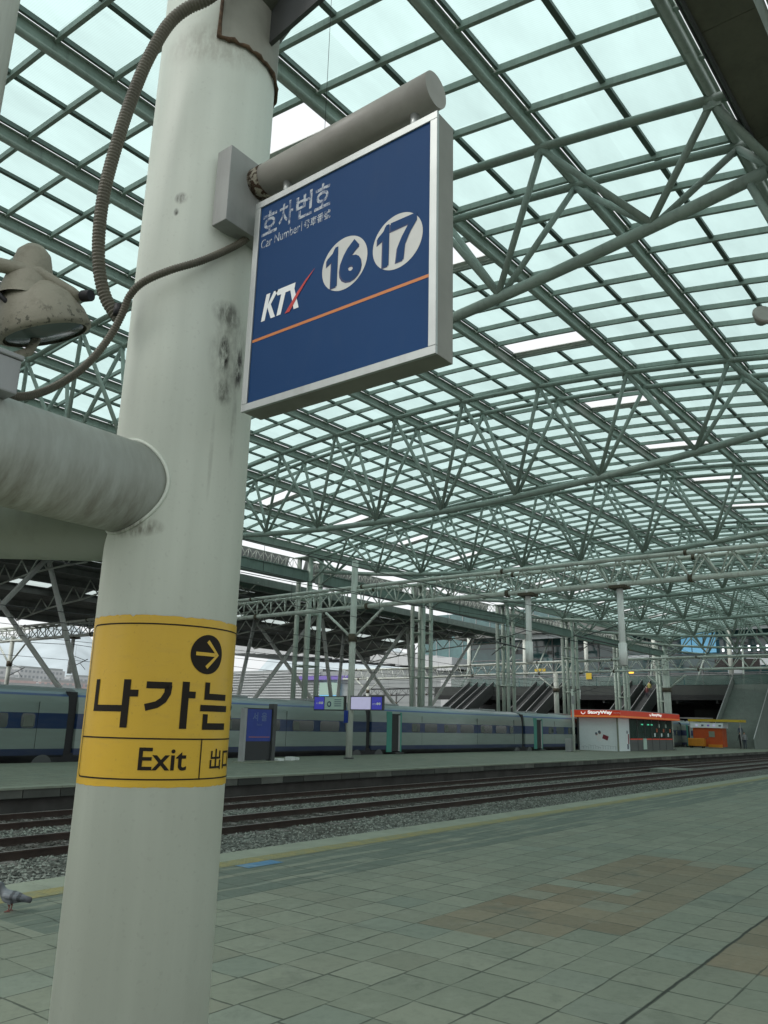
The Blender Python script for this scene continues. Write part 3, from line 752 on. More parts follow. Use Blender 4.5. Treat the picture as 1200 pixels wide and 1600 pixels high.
for i in range(len(us) - 1):
    ua, ub = us[i] + 0.75, us[i + 1] - 0.75
    ya, yb = 37.6 - 0.038 * ua - .30, 37.6 - 0.038 * ub - .30
    g = empty('box_girder', ((ua + ub) / 2, (ya + yb) / 2, 11.0), 'teal grey box girder number %d' % i, 'girder', 'box girders spanning between the steel towers')
    O = Vector(g.location)
    m = MB(); m.beam(Vector((ua - .3, ya, 11.0)) - O, Vector((ub + .3, yb, 11.0)) - O, 0.5, 0.62); m.build('box', M['teal_beam'], g)
    m = MB(); m.beam(Vector((ua, ya - 0, 11.35)) - O, Vector((ub, yb, 11.35)) - O, 0.62, 0.06); m.beam(Vector((ua, ya, 10.66)) - O, Vector((ub, yb, 10.66)) - O, 0.62, 0.06); m.build('flange', M['teal_beam'], g)
    g['label'] = ['teal box girder at the far left, hidden by the big column', 'teal box girder running left behind the big white column', 'teal box girder immediately right of the big white column', 'teal box girder between the first and second towers right of the column', 'teal box girder between the second and third towers', 'teal box girder between the third and fourth towers', 'teal box girder between the fourth and fifth towers', 'farthest teal box girder, next to the station hall'][i]
    # clerestory lattice over each girder
    l = empty('clerestory_lattice', ((ua + ub) / 2, (ya + yb) / 2 + 1.0, 11.9), 'x', 'lattice girder', 'pale lattice girders above the box girders')
    l['label'] = 'pale small lattice with grey sheet ' + ['at the far left end of the girder row', 'over the girder hidden by the column', 'over the girder right of the big column', 'over the girder between first and second towers', 'over the girder between second and third towers', 'over the girder between third and fourth towers', 'over the girder between fourth and fifth towers', 'over the farthest girder'][i]
    O = Vector(l.location); n = int((ub - ua) / 0.62); ch = MB(); wb = MB(); P = lambda q, dy, z: Vector((ua + (ub - ua) * q, ya + (yb - ya) * q + dy, z)) - O
    for dy, z in ((0.55, 11.5), (1.2, 11.5), (0.85, 12.3)): ch.tube(P(0, dy, z), P(1, dy, z), 0.045)
    for k in range(n):
        q0, q1, q2 = k / n, (k + .5) / n, (k + 1) / n
        wb.tube(P(q0, .55, 11.5), P(q1, .85, 12.3), 0.025, 6); wb.tube(P(q1, .85, 12.3), P(q2, .55, 11.5), 0.025, 6); wb.tube(P(q0, 1.2, 11.5), P(q1, .85, 12.3), 0.025, 6); wb.tube(P(q0, .55, 11.5), P(q0, 1.2, 11.5), .02, 6)
    ch.build('chord', M['pale_tube'], l); wb.build('lattice_web', M['pale_tube'], l)
    MB().add([P(0, 1.9, 11.2), P(1, 1.9, 11.2), P(1, 1.5, 12.5), P(0, 1.5, 12.5), P(0, 1.95, 11.2), P(1, 1.95, 11.2), P(1, 1.55, 12.5), P(0, 1.55, 12.5)], [(0, 1, 2, 3), (4, 7, 6, 5), (0, 4, 5, 1), (3, 2, 6, 7), (0, 3, 7, 4), (1, 5, 6, 2)]).build('sheet', M['grey_metal'], l)

# ================================================================ DARK CANOPY BEHIND THE TRAIN
CX0, CX1 = -30.0, 74.5
def zc(y): q = (y - 38.5) / 20.5; return 10.9 + 0.5 * math.sin(q * PI) - 1.7 * q * q
cn = empty('dark_platform_canopy', (22, 49, 10), 'large dark metal canopy with skylight slots over the platform behind the train', 'canopy')
O = Vector((22, 49, 10))
m = MB(); sk_ = MB(); ys = [38.5 + 0.5 * i for i in range(42)]
for i in range(41):
    ya, yb = ys[i], ys[i + 1]; z0, z1 = zc(ya), zc(yb)
    if i in (12, 13, 27, 28):
        x = CX0
        while x < CX1:
            xe = min(x + 3.0, CX1)
            m.add([Vector(p) - O for p in ((x, ya, z0), (xe, ya, z0), (xe, yb, z1), (x, yb, z1))], [(0, 1, 2, 3)])
            xs = min(xe + 3.0, CX1)
            if xs > xe and i in (12, 27): MB().add([Vector(p) - O for p in ((xe, ya, z0), (xs, ya, z0), (xs, ya + 1.0, zc(ya + 1.0)), (xe, ya + 1.0, zc(ya + 1.0)))], [(0, 1, 2, 3)]).build('skylight', M['skylight'], cn)
            x += 6.0
    else:
        ym_ = (ya + yb) / 2; zm = (z0 + z1) / 2 + 0.07
        m.add([Vector(p) - O for p in ((CX0, ya, z0), (CX1, ya, z0), (CX1, ym_, zm), (CX0, ym_, zm), (CX1, yb, z1), (CX0, yb, z1))], [(0, 1, 2, 3), (3, 2, 4, 5)])
m.build('deck_sheet', M['canopy_dark'], cn);
for y in (38.6, 41.5, 44.5, 47.5, 50.5, 53.5, 56.5, 58.9):
    MB().beam(Vector((CX0, y, zc(y) - 0.22)) - O, Vector((CX1, y, zc(y) - 0.22)) - O, 0.2 if y < 58 else 0.3, 0.36 if 39 < y < 58 else 0.5).build('purlin', M['teal_beam'] if y < 42 else M['canopy_dark'], cn)
q = CX0
while q <= CX1:
    m = MB()
    for i in range(0, 40, 4):
        a_, b_ = ys[i], ys[i + 4] if i + 4 < 42 else ys[-1]; z0, z1 = zc(a_) - .3, zc(b_) - .3; ym = (a_ + b_) / 2; zb = zc(ym) - 1.5 + 0.5 * abs(i - 20) / 20
        m.tube(Vector((q, a_, z0)) - O, Vector((q, ym, zb)) - O, 0.045, 6); m.tube(Vector((q, ym, zb)) - O, Vector((q, b_, z1)) - O, 0.045, 6)
        if i < 36: yn = ym + 2.0; m.tube(Vector((q, ym, zb)) - O, Vector((q, yn, zc(yn) - 1.5 + 0.5 * abs(i + 4 - 20) / 20)) - O, 0.06, 6)
    m.build('canopy_truss', M['pale_tube'], cn)
    q += 6.05
def make_tree(x):
    t = empty('branching_column', (x, 47, 0), 'x', 'support column', 'white branching columns holding the dark canopy')
    for (dx, dy) in ((-6.05, -3.2), (6.05, -3.2), (-6.05, 4.5), (6.05, 4.5)):
        y = 47 + dy; MB().tube((dx * 0.03, dy * .03, 1.2), (dx, dy, zc(y) - 0.45), 0.18, 12, 0.15).build('strut', M['white_tube'], t)
    MB().path([(0, 0, 0), (0, 0, 1.0), (0, 0, 1.3)], [0.35, 0.32, 0.2], 16).build('pedestal', M['concrete'], t)
    return t
tr0 = make_tree(6.4); bl = ['hidden behind the big column and train at far left', 'rising behind the train at the left photo edge', 'rising behind the train just right of the yellow band', 'rising behind the train at the slim mast', 'rising behind the train right of the second tower', 'rising behind the train near the escalators']
for i in range(6):
    c = tr0 if i == 0 else copy_tree(tr0); c.location = (6.4 + 12.12 * i, 47, 0); c['label'] = 'white branching support column ' + bl[i]

# ================================================================ CATENARY GANTRIES
def gantry(x, y0, y1, zl, zu, masts, label, drops=(), name='catenary_gantry', pitch=1.1, rl=.12, ru=.09, mm='pale_tube'):
    g = empty(name, (x, (y0 + y1) / 2, zl), label, 'gantry', 'overhead line gantries across the tracks'); O = Vector((x, (y0 + y1) / 2, zl))
    sag = lambda y: -0.0 + 0.35 * (1 - ((y - (y0 + 20)) / 34) ** 2) if y < y0 + 54 else 0
    V = lambda dx, y, z: Vector((x + dx, y, z + sag(y))) - O
    n = int((y1 - y0) / pitch); ysx = [y0 + (y1 - y0) * i / n for i in range(n + 1)]
    MB().path([V(0, y, zl) for y in ysx], rl, 10).build('lower_chord', M[mm], g)
    for s in (-.5, .5): MB().path([V(s, y, zu) for y in ysx], ru, 8).build('upper_chord', M[mm], g)
    w = MB()
    for i in range(n):
        ya, yb = ysx[i], ysx[i + 1]; ym = (ya + yb) / 2
        for s in (-.5, .5): w.tube(V(0, ya, zl), V(s, ym, zu), 0.035, 6); w.tube(V(s, ym, zu), V(0, yb, zl), 0.035, 6)
        w.tube(V(-.5, ym, zu), V(.5, ym, zu), 0.03, 6)
    w.build('lattice_web', M[mm], g)
    q = y0 + 4
    while q < y1:
        MB().path([V(0, q, zl), V(0, q + .16, zl)], rl * 1.45, 10).build('flange_joint', M['rust'], g)
        for s in (-.5, .5): MB().path([V(s, q, zu), V(s, q + .12, zu)], ru * 1.4, 8).build('flange_joint', M['rust'], g)
        q += 8.2
    for (y, zt) in drops:
        d = MB().tube(V(0, y, zl + .1), Vector((x, y, zt)) - O, 0.13, 12).build('drop_post', M['white_tube'], g)
        MB().tube(Vector((x, y, zt)) - O, Vector((x, y, zt + .9)) - O, 0.17, 12).build('sleeve', M['white_tube'], d)
        MB().box(Vector((x - .35, y - .35, zl + sag(y) - .2)) - O, Vector((x + .35, y + .35, zl + sag(y) - .08)) - O).build('clamp_plate', M['rust'], d)
    return g
def mast(x, y, top, label, zl, brace=True, r=0.165, m='pale_tube'):
    t = empty('catenary_mast', (x, y, 0), label, 'mast', 'masts carrying the overhead line gantries')
    MB().tube((0, 0, 0), (0, 0, top), r, 16).build('pole', M[m], t)
    MB().path([(0, 0, 0), (0, 0, 0.06)], [r * 1.6] * 2, 16).build('base_plate', M['dark_steel'], t)
    for s in (-1, 1): MB().tube((0, s * .12, zl - 1.45), (0, s * 1.9, zl - .1), 0.07, 8).build('brace', M[m], t)
    MB().path([(0, 0, zl - 1.7), (0, 0, zl - 1.3)], [r * 1.35] * 2, 12).build('collar', M['rust'], t)
    return t
G1 = gantry(32.2, -3.0, 64.0, 7.25, 8.2, None, 'long pale tubular gantry crossing the picture below the glass roof, with hanging posts', drops=((12.2, 4.23), (16.45, 4.47), (52.5, 4.6)))
mast(31.6, 26.1, 9.9, 'slim pale mast on the far platform carrying two lit display boards', 7.4)
MK0 = mast(32.2, 60.9, 7.6, 'pale mast beyond the train near the left edge of the photo', 7.0)
mast(32.2, -2.6, 8.5, 'pale gantry mast beyond the right edge on the near platform', 7.4)
MK = {'left': MK0}
G2 = gantry(78.3, 2.0, 66.0, 7.0, 8.1, None, 'farther pale gantry seen above the kiosk', pitch=1.6, drops=((34.5, 4.6),))
mast(78.3, 37.0, 7.2, 'far gantry mast behind the train, left of the kiosk', 7.0, r=.25)
MK['thick'] = mast(79.0, 25.8, 8.8, 'thick far gantry mast rising behind the right half of the kiosk', 7.0, r=.34)
mast(78.3, 3.0, 7.2, 'far gantry mast outside the right edge', 7.0)
mast(78.3, 62.0, 7.2, 'far gantry mast in front of the silver building', 7.0)
gantry(125.0, 40.0, 100.0, 7.0, 8.2, None, 'farthest gantry, silhouetted against the silver building', pitch=1.7, mm='dark_steel')
for yy in (56, 74, 92): mast(125, yy, 7.4, 'dark farthest gantry mast in front of the silver building, %s' % {56: 'rightmost', 74: 'middle', 92: 'leftmost'}[yy], 7.0, m='dark_steel')

def arm(x, y, z, side, par):
    t = empty('catenary_arm', Vector((x, y, z)) - par.location); t.parent = par
    MB().tube((0, 0, 0), (0, side * 2.1, 0.55), 0.03, 8).build('tube', M['dark_steel'], t)
    MB().tube((0, 0, 0.9), (0, side * 1.7, 0.5), 0.02, 8).build('stay', M['dark_steel'], t)
    MB().path([(0, side * (.2 + .09 * (k // 2)), .05 + .026 * (k // 2)) for k in range(10)], [.035 if k % 2 else .075 for k in range(10)], 10).build('insulator', M['black'], t)
    MB().tube((0, side * 1.2, .3), (0, side * 1.9, -.15), 0.018, 6).build('registration_arm', M['dark_steel'], t)
    return t
arm(32.2, 12.2, 5.0, 1, G1); arm(32.2, 16.45, 5.0, 1, G1)
arm(78.3, 34.5, 5.2, -1, G2); arm(32.2, 60.7, 4.6, -1, MK['left'])
arm(79.0, 25.5, 7.6, 1, MK['thick']); arm(32.2, 52.5, 5.0, -1, G1)
wl = ['over the nearest visible track', 'over the track beside the far platform', 'over the train', 'over the track behind the train', 'high between the glass roof and the train', 'just above the carriage roofs at left']
for i, (y, z, r, dz) in enumerate(((14.3, 5.6, .012, .9), (17.75, 5.6, .012, .9), (30.4, 5.4, .014, .9), (34.4, 5.4, .014, .9), (24.0, 9.3, .016, 0), (52.0, 5.8, .02, .8))):
    m = MB(); pts = []
    for k in range(0, 61):
        x = -14 + 46.2 * k / 20; s = ((k % 20) / 20 - .5) * 2; pts.append((x, y, z + dz - .55 * (1 - s * s)))
    m.path(pts, r, 5)
    if dz:
        m.tube((-14, y, z - .3), (124, y, z - .3), r * .8, 5)
        for k in range(0, 60, 2): m.tube(pts[k], (pts[k][0], y, z - .3), .006, 4)
    tag(m.build('overhead_wire', M['wire']), 'thin black overhead line ' + wl[i], 'overhead wire', 'overhead wires')

# ================================================================ FAR PLATFORM FURNITURE
# mast boards
bd = empty('display_board', (31.5, 27.4, 2.65), 'blue and pale green lit display board hanging left of the slim mast', 'display board', 'lit boards on the slim mast')
def brd(par, y0, y1, z0, z1, m, x=31.42, name='panel'):
    L = par.location; return MB().box((x - L.x, y0 - L.y, z0 - L.z), (x + .14 - L.x, y1 - L.y, z1 - L.z)).build(name, m, par)
brd(bd, 26.35, 28.42, 2.28, 3.0, M['dark_steel'], 31.45, 'case'); brd(bd, 27.72, 28.36, 2.34, 2.95, M['blue_board']); brd(bd, 26.42, 27.66, 2.34, 2.95, M['pale_board'])
bd2 = empty('display_board', (31.5, 24.9, 2.65), 'blue and white lit display board hanging right of the slim mast', 'display board', 'lit boards on the slim mast')
brd(bd2, 23.95, 25.98, 2.31, 3.0, M['dark_steel'], 31.45, 'case'); brd(bd2, 24.01, 24.62, 2.36, 2.95, M['blue_board']); brd(bd2, 24.7, 25.92, 2.36, 2.95, M['screen'])
def discs(par, yc, zc_, r, m, x=31.41, name='number_disc'):
    L = par.location; mm = MB(); mm.path([(x - L.x, yc - L.y, zc_ - L.z), (x + .008 - L.x, yc - L.y, zc_ - L.z)], r, 16); return mm.build(name, m, par)
for q in (27.98, 27.83): discs(bd, q, 2.66, .065, M['white'])
for q in (24.25, 24.12): discs(bd2, q, 2.63, .065, M['white'])
discs(bd, 27.35, 2.6, .14, M['shadow_blue'], name='emblem'); discs(bd, 27.35, 2.6, .08, M['pale_board'], x=31.405, name='emblem')
text_mesh('KTX', .12, M['white'], 'lettering', bd, (31.41, 28.22, 2.6), (0, -1, 0), (0, 0, 1)); text_mesh('KTX', .12, M['white'], 'lettering', bd2, (31.41, 24.55, 2.57), (0, -1, 0), (0, 0, 1))
m = MB()
for k in range(4): m.box((31.408, 26.55, 2.5 + .1 * k), (31.418, 27.0, 2.53 + .1 * k))
o = m.build('text_line', M['shadow_blue'], bd); o.location = -bd.location
tag(MB().box((-.01, -.13, -.3), (.02, .13, .3)).build('small_blue_sign', M['totem_blue'], bevel=.004, loc=(31.40, 26.2, 2.0)), 'small upright blue sign strapped to the slim mast', 'sign')
# totem
tt = empty('platform_name_sign', (24.7, 25.5, 0), 'free-standing blue and black platform name sign with grey edge', 'station sign')
MB().box((-.75, -.09, .09), (.78, .09, 2.22)).build('body', M['totem_dark'], tt, bevel=.01)
MB().box((-.70, -.10, .86), (.72, -.092, 2.17)).build('blue_face', M['totem_blue'], tt)
MB().box((-.86, -.14, .06), (-.75, .14, 2.2)).build('side_post', M['grey_metal'], tt); MB().box((.78, -.16, .06), (.98, .16, 2.42)).build('side_post', M['dark_steel'], tt)
MB().box((-.98, -.35, 0.0), (1.1, .35, .06)).build('base', M['coping'], tt)
tx = flat('faint_sign_text', (0.09, 0.14, 0.30), .5)
for ch, xx in (('서', 24.30), ('울', 24.80)): text_mesh(ch, .38, tx, 'lettering', tt, (xx, 25.395, 1.72), (1, 0, 0), (0, 0, 1), bold=.008)
text_mesh('Seoul', .15, tx, 'lettering', tt, (24.55, 25.395, 1.5), (1, 0, 0), (0, 0, 1)); 
MB().box((-.55, -.105, 1.02), (.66, -.101, 1.04)).build('line', M['orange_line'], tt)
for i, xx in enumerate((26.6, 27.5, 28.0)):
    a = random.uniform(0, 3); m = MB().box((-.2, -.16, 0), (.2, .16, .10 + .05 * (i % 2)))
    tag(m.build('paper_bundle', M['paper'], loc=(xx, 26.0 + .15 * i, 0.004)), ['white paper bundle lying nearest the blue platform sign', 'crumpled grey-white bundle in the middle of the litter', 'small white bundle lying farthest right of the platform sign'][i], 'litter', 'white bundles on the far platform').rotation_euler = (0, 0, .3 * i)
# posts left of kiosk
p = empty('camera_post', (58.2, 26.2, 0), 'thin grey post with a small cabinet at its foot, left of the kiosk', 'post')
MB().tube((0, 0, 0), (0, 0, 4.6), .09, 10).build('pole', M['pale_tube'], p); MB().box((-.25, .15, 0), (.25, .6, .95)).build('cabinet', M['grey_metal'], p, bevel=.02); MB().box((-.3, -.3, 0), (.3, .14, .05)).build('base', M['coping'], p); MB().box((-.2, -.16, 3.5), (.05, -.02, 4.1)).build('control_box', M['grey_metal'], p)
MB().tube((0, 0, 4.4), (0, -.6, 4.6), .035, 8).build('bracket', M['dark_steel'], p)

# kiosk
K0 = Vector((64.75, 25.35, 0)); ks = empty('kiosk', K0, 'platform shop kiosk with glowing red fascia, white picture wall and glass front', 'kiosk')
MB().box((0.02, .02, 0), (13.6, 3.3, 2.62)).build('core', M['void'], ks)
MB().box((-.02, .02, .0), (.0185, 3.28, 2.62)).build('end_wall', M['soft_white'], ks)
MB().box((0.02, -.02, 0), (2.6, .0185, 2.62)).build('front_wall', M['soft_white'], ks)
MB().box((-.10, -.06, 0), (.12, .01, 2.62)).build('corner_post', M['coping'], ks, bevel=.01)
MB().box((-.08, 3.282, 0), (.2, 3.42, 2.62)).build('corner_post', M['dark_steel'], ks)
MB().box((2.6, -.015, .92), (13.6, .0185, 2.62)).build('glass_front', M['kiosk_glass'], ks)
MB().box((2.6, -.03, 0), (13.6, .0185, .90)).build('counter_panel', M['kiosk_grey'], ks)
MB().box((2.6, -.045, .90), (13.6, .0, .99)).build('counter_stripe', M['red_fascia'], ks)
for k in range(7): MB().box((2.6 + 1.8 * k, -.05, .0), (2.68 + 1.8 * k, -.031, 2.62)).build('mullion', M['dark_steel'], ks)
MB().box((5.6, -.10, .1), (6.4, -.055, 1.0)).build('door_panel', M['pale_board'], ks)
for k, xx in enumerate((5.4, 6.9, 7.8)): MB().box((xx, -.06, 2.12), (xx + .42, -.055, 2.22)).build('green_led_sign', M['green_led'], ks)
for k in range(8): MB().box((8.6 + .6 * k, -.025, 1.15 + .4 * (k % 3)), (8.95 + .6 * k, -.0165, 1.45 + .4 * (k % 3))).build('goods', [M['soft_white'], M['orange_box'], M['pale_board']][k % 3], ks)
rf = MB().box((-.5, -.5, 2.625), (14.5, 3.75, 3.2)).build('fascia', M['red_fascia'], ks)
MB().box((-.512, -.512, 2.66), (14.512, 3.762, 2.78)).build('fascia_strip', M['orange_strip'], ks)
MB().box((-.45, -.45, 3.201), (14.45, 3.7, 3.26)).build('roof_sheet', M['grey_metal'], ks)
def smile(y, z, r, x, par, axis):
    m = MB(); pts = []
    for k in range(13):
        a_ = PI + PI * k / 12; d = r * math.cos(a_); pts.append((x, y - d, z + r * math.sin(a_)) if axis == 'y' else (x + d, y, z + r * math.sin(a_)))
    m.path(pts, r * .17, 6); o = m.build('emblem', M['lit_letter'], par); o.location = -par.location; return o
# lettering on the end (faces -x) and along the front (faces -y)
smile(28.0, 3.06, .17, 64.22, ks, 'y'); text_mesh('StoryWay', .40, M['lit_letter'], 'lettering', ks, (64.235, 27.6, 2.83), (0, -1, 0), (0, 0, 1), bold=.02, fit=(2.1, .34), off=.006)
text_mesh('storyway', .1, M['white'], 'lettering', ks, (64.235, 25.4, 2.93), (0, -1, 0), (0, 0, 1), fit=(.6, .10), off=.006)
smile(24.82, 3.04, .15, 71.2, ks, 'x'); text_mesh('StoryWay', .40, M['lit_letter'], 'lettering', ks, (71.6, 24.85, 2.845), (1, 0, 0), (0, 0, 1), bold=.02, fit=(2.6, .30), off=.01)
# wall pictures: two travellers with a red bag, a row of little houses
def patch(par, y0, y1, z0, z1, m, name, x=-.026): MB().box((x, y0, z0), (x + .004, y1, z1)).build(name, m, par)
dkp = flat('poster_ink', (0.10, 0.13, 0.16), .6); rdp = flat('poster_red', (0.20, 0.03, 0.04), .6); skp = flat('poster_skin', (0.42, 0.28, 0.24), .6); whp = flat('poster_white', (0.70, 0.72, 0.72), .6)
def discp(par, y, z, r, m, name, x=-.03):
    mm = MB(); mm.path([(x, y, z), (x + .004, y, z)], r, 14); mm.build(name, m, par)
patch(ks, 1.35, 1.75, .75, 1.25, whp, 'picture'); discp(ks, 1.5, 1.42, .13, skp, 'picture'); discp(ks, 1.52, 1.47, .12, dkp, 'picture', -.034)
discp(ks, 1.78, 1.3, .11, skp, 'picture'); discp(ks, 1.8, 1.35, .10, dkp, 'picture', -.034)
o = MB().box((-.030, -.24, -.17), (-.026, .24, .17)).build('picture', rdp, ks, loc=(0, 1.02, 1.05)); o.rotation_euler = (.35, 0, 0)
rr = random.Random(5)
for k in range(14):
    y = .2 + .21 * k; h = rr.uniform(.12, .3); patch(ks, y, y + .012, .12, .12 + h, dkp, 'picture'); patch(ks, y, y + .2, .12 + h, .132 + h, dkp, 'picture')
for (xx, m_) in ((1.9, whp), (2.2, rdp)):
    MB().box((xx, -.026, .55), (xx + .25, -.022, 1.35)).build('picture', m_, ks)
MB().path([(2.05, -.03, 1.5), (2.05, -.026, 1.5)], .14, 14).build('picture', dkp, ks); MB().box((1.95, -.026, .15), (2.3, -.022, .55)).build('picture', dkp, ks)

# orange hut and vending cart near the stair
hb = empty('orange_hut', (92.0, 25.6, 0), 'small orange hut with white signboard and yellow roof strip beside the stair', 'hut')
MB().box((0, -1.15, 0.15), (1.6, 1.9, 2.1)).build('body', M['orange_box'], hb); MB().box((-.15, -1.3, 2.101), (1.8, 2.1, 2.6)).build('signboard', M['soft_white'], hb); MB().box((-.2, -3.2, 2.75), (1.8, 2.3, 3.0)).build('roof_strip', M['yellow'], hb)
MB().box((-.05, -.35, 1.15), (-.01, .25, 1.75)).build('notice', M['coping'], hb); MB().box((-.3, -1.1, .1), (-.01, .3, .4)).build('step', M['yellow_box'], hb)
for k in range(5): MB().box((-.16, -1.1 + .6 * k, 2.26), (-.152, -.85 + .6 * k, 2.44)).build('sign_mark', [dkp, M['screen'], M['purple_sign']][k % 3], hb)
for y in (-3.0, 2.2): MB().tube((0, y, 0), (0, y, 2.75), .05).build('post', M['grey_metal'], hb)
ct = empty('yellow_cart', (91.2, 26.9, 0), 'low yellow-orange service cart standing in front of the orange hut', 'cart')
MB().box((-.4, -.8, .2), (.4, .85, 1.0)).build('body', M['yellow_box'], ct, bevel=.03); 
for a_, b_ in ((-.3, -.6), (.3, -.6), (-.3, .6), (.3, .6)): MB().path([(a_, b_ - .05, .1), (a_, b_ + .05, .1)], .1, 12).build('wheel', M['black'], ct)
MB().path([(0, -.8, .9), (0, -1.15, 1.1), (0, -1.2, 1.15)], .025, 6).build('handle', M['dark_steel'], ct)

# ================================================================ STATION HALL OVER THE TRACKS
H = empty('station_hall', (108, 50, 0), 'station concourse spanning the tracks at the end of the platforms, glazed above a dark deck', 'building'); HO = Vector((108, 50, 0))
def hp(a_, b_, name, m, par=H, bevel=0): return MB().box(Vector(a_) - HO, Vector(b_) - HO).build(name, m, par, bevel)
hp((108, 2, 6.25), (150, 72, 7.5), 'deck', M['deck_grey']); hp((107.9, 2, 5.6), (108.2, 72, 6.24), 'deck_edge', M['void'])
hp((122, 2, -.9), (122.4, 72, 6.24), 'lower_wall', M['void'])
for k in range(11): hp((107.95, 3 + 6 * k, 7.501), (108.0, 8.85 + 6 * k, 8.75), 'railing_panel', M['rail_glass'])
hp((107.9, 2, 8.751), (108.05, 70, 8.82), 'railing_top', M['grey_metal'])
for k in range(9):
    y = 3 + 7.6 * k
    hp((117.9, y, 7.501), (118.0, y + 7.4, 15.5), 'glass_bay', M['teal_glass'])
    hp((117.7, y + 7.4, 7.501), (118.1, y + 7.6, 15.5), 'mullion', M['grey_metal'])
for z in (9.6, 12.2, 14.2): hp((117.75, 2, z), (117.88, 71.4, z + .14), 'transom', M['grey_metal'])
hp((111, 2, 15.6), (150, 60, 17.2), 'roof', M['canopy_dark']); hp((114, 60.01, 15.6), (150, 72, 16.3), 'roof', M['canopy_dark']); hp((112.5, 2, 14.9), (113.1, 60, 15.59), 'roof_beam', M['soft_white'])
for k in range(7):
    y = 8 + 10 * k; MB().tube(Vector((112, y, 7.5)) - HO, Vector((112, y, 15.6)) - HO, .3, 14).build('column', M['pale_tube'], H)
    MB().tube(Vector((113, y, -.9)) - HO, Vector((113, y, 6.24)) - HO, .45, 14).build('column', M['deck_grey'], H)
hp((116.9, 31.0, 12.4), (117.1, 35.7, 15.2), 'lit_panel', M['screen_blue'])
for q in (32.6, 34.2): hp((116.86, q, 12.4), (116.89, q + .1, 15.2), 'panel_bar', M['dark_steel'])
hp((112.0, 24.5, 9.9), (112.4, 30, 11.0), 'dark_panel', flat('brown_panel', (0.03, 0.026, 0.024)))
for k in range(8): hp((114.0, 21.5 + 1.1 * k, 12.2), (114.1, 21.75 + 1.1 * k, 12.9), 'hall_lamp', M['lamp_white'])
for k in range(3): hp((116.0, 30.0 - 1.3 * k, 2.9), (116.1, 30.5 - 1.3 * k, 3.05), 'hall_lamp', M['lamp_white'])
hp((107.7, 39.5, 9.1), (107.8, 40.5, 9.6), 'amber_sign', M['lamp_warm']); hp((107.7, 45.5, 8.4), (107.8, 46.3, 9.4), 'yellow_sign', M['yellow']); hp((107.7, 52.5, 9.6), (107.8, 54.2, 10.0), 'yellow_sign', M['yellow'])
hp((115, 24, 1.5), (115.3, 34, 4.6), 'grey_wall_panel', M['deck_grey'])
hp((109.0, 30, 3.3), (109.1, 46, 3.42), 'rail', M['grey_metal'])
rh = random.Random(21)
for k in range(26):          # plant, ducts and panels in the dark hall under and above the deck
    y = rh.uniform(14, 68); z = rh.uniform(1.2, 5.4); w = rh.uniform(.6, 3.0); h = rh.uniform(.15, .9)
    hp((116 + k * .15, y, z), (116.1 + k * .15, y + w, z + h), 'wall_panel', [M['deck_grey'], M['dark_steel'], M['kiosk_grey']][k % 3])
for k in range(16):
    y = rh.uniform(20, 66); z = rh.uniform(8.4, 14.0); w = rh.uniform(.8, 3.5); h = rh.uniform(.2, 1.0)
    hp((113.5 + k * .2, y, z), (113.6 + k * .2, y + w, z + h), 'hall_panel', [M['dark_steel'], M['kiosk_grey'], M['teal_glass'], M['soft_white']][(k * 7) % 4])
for k in range(9): MB().tube(Vector((109.5, 20 + 6 * k, 7.5)) - HO, Vector((115.5, 20 + 6 * k + rh.uniform(-2, 2), 15.4)) - HO, .13, 8).build('hall_strut', M['green'], H)
for k in range(12): hp((108.3, 14 + 5 * k, 5.2), (121, 14.25 + 5 * k, 6.2), 'deck_rib', M['dark_steel'])

# stair on the far platform
st = empty('staircase', (96, 24.6, 0), 'wide grey staircase rising from the far platform to the station hall', 'staircase')
m = MB(); n = 40
for k in range(n): m.box((.3 * k, -2.2, 0), (.3 * k + .3, 2.2, .1875 * (k + 1)))
m.build('flight', M['stair'], st)
for y, mm_ in ((2.25, 'stair'), (-2.35, 'stair')):
    pl = [(0, 0), (12, 0), (12, 8.5), (0, 1.0)]; MB().prism(pl, y, y + .1).build('side_wall', M[mm_], st)
    MB().path([(-.1, y + .05, 1.05), (0.3, y + .05, 1.25), (12, y + .05, 8.6)], .05, 8).build('handrail', M['handrail'], st)
def escalator(y, label):
    t = empty('escalator', (93.7, y, 0), label, 'escalator', 'escalators rising to the station hall')
    pl = [(0, 0.35), (14.3, 7.55), (14.3, 6.3), (1.5, -.0), (0, 0)]
    MB().prism(pl, -.66, .65).build('truss', M['esc_side'], t)
    for s in (-.75, .66):
        MB().prism([(0, 0.02), (14.3, 7.22), (14.3, 8.2), (0, 1.0)], s, s + .09).build('balustrade', M['esc_side'], t)
        MB().path([(-.1, s + .045, .8), (0, s + .045, 1.05), (14.3, s + .045, 8.25)], .04, 8).build('handrail', M['handrail'], t)
    m = MB()
    for k in range(34): m.box((.42 * k, -.55, .21 * k + .30), (.42 * k + .4, .55, .21 * k + .62))
    m.build('steps', M['dark_steel'], t)
    return t
escalator(36.6, 'escalator behind the kiosk, people riding near its top'); escalator(39.2, 'second escalator behind the kiosk, to the left of the first')
escalator(50.6, 'escalator rising left of the kiosk, right-hand one of the pair'); escalator(53.4, 'escalator rising left of the kiosk, left-hand one of the pair')
escalator(62.0, 'far left escalator seen over the train, nearer of two'); escalator(64.8, 'leftmost escalator seen over the train')

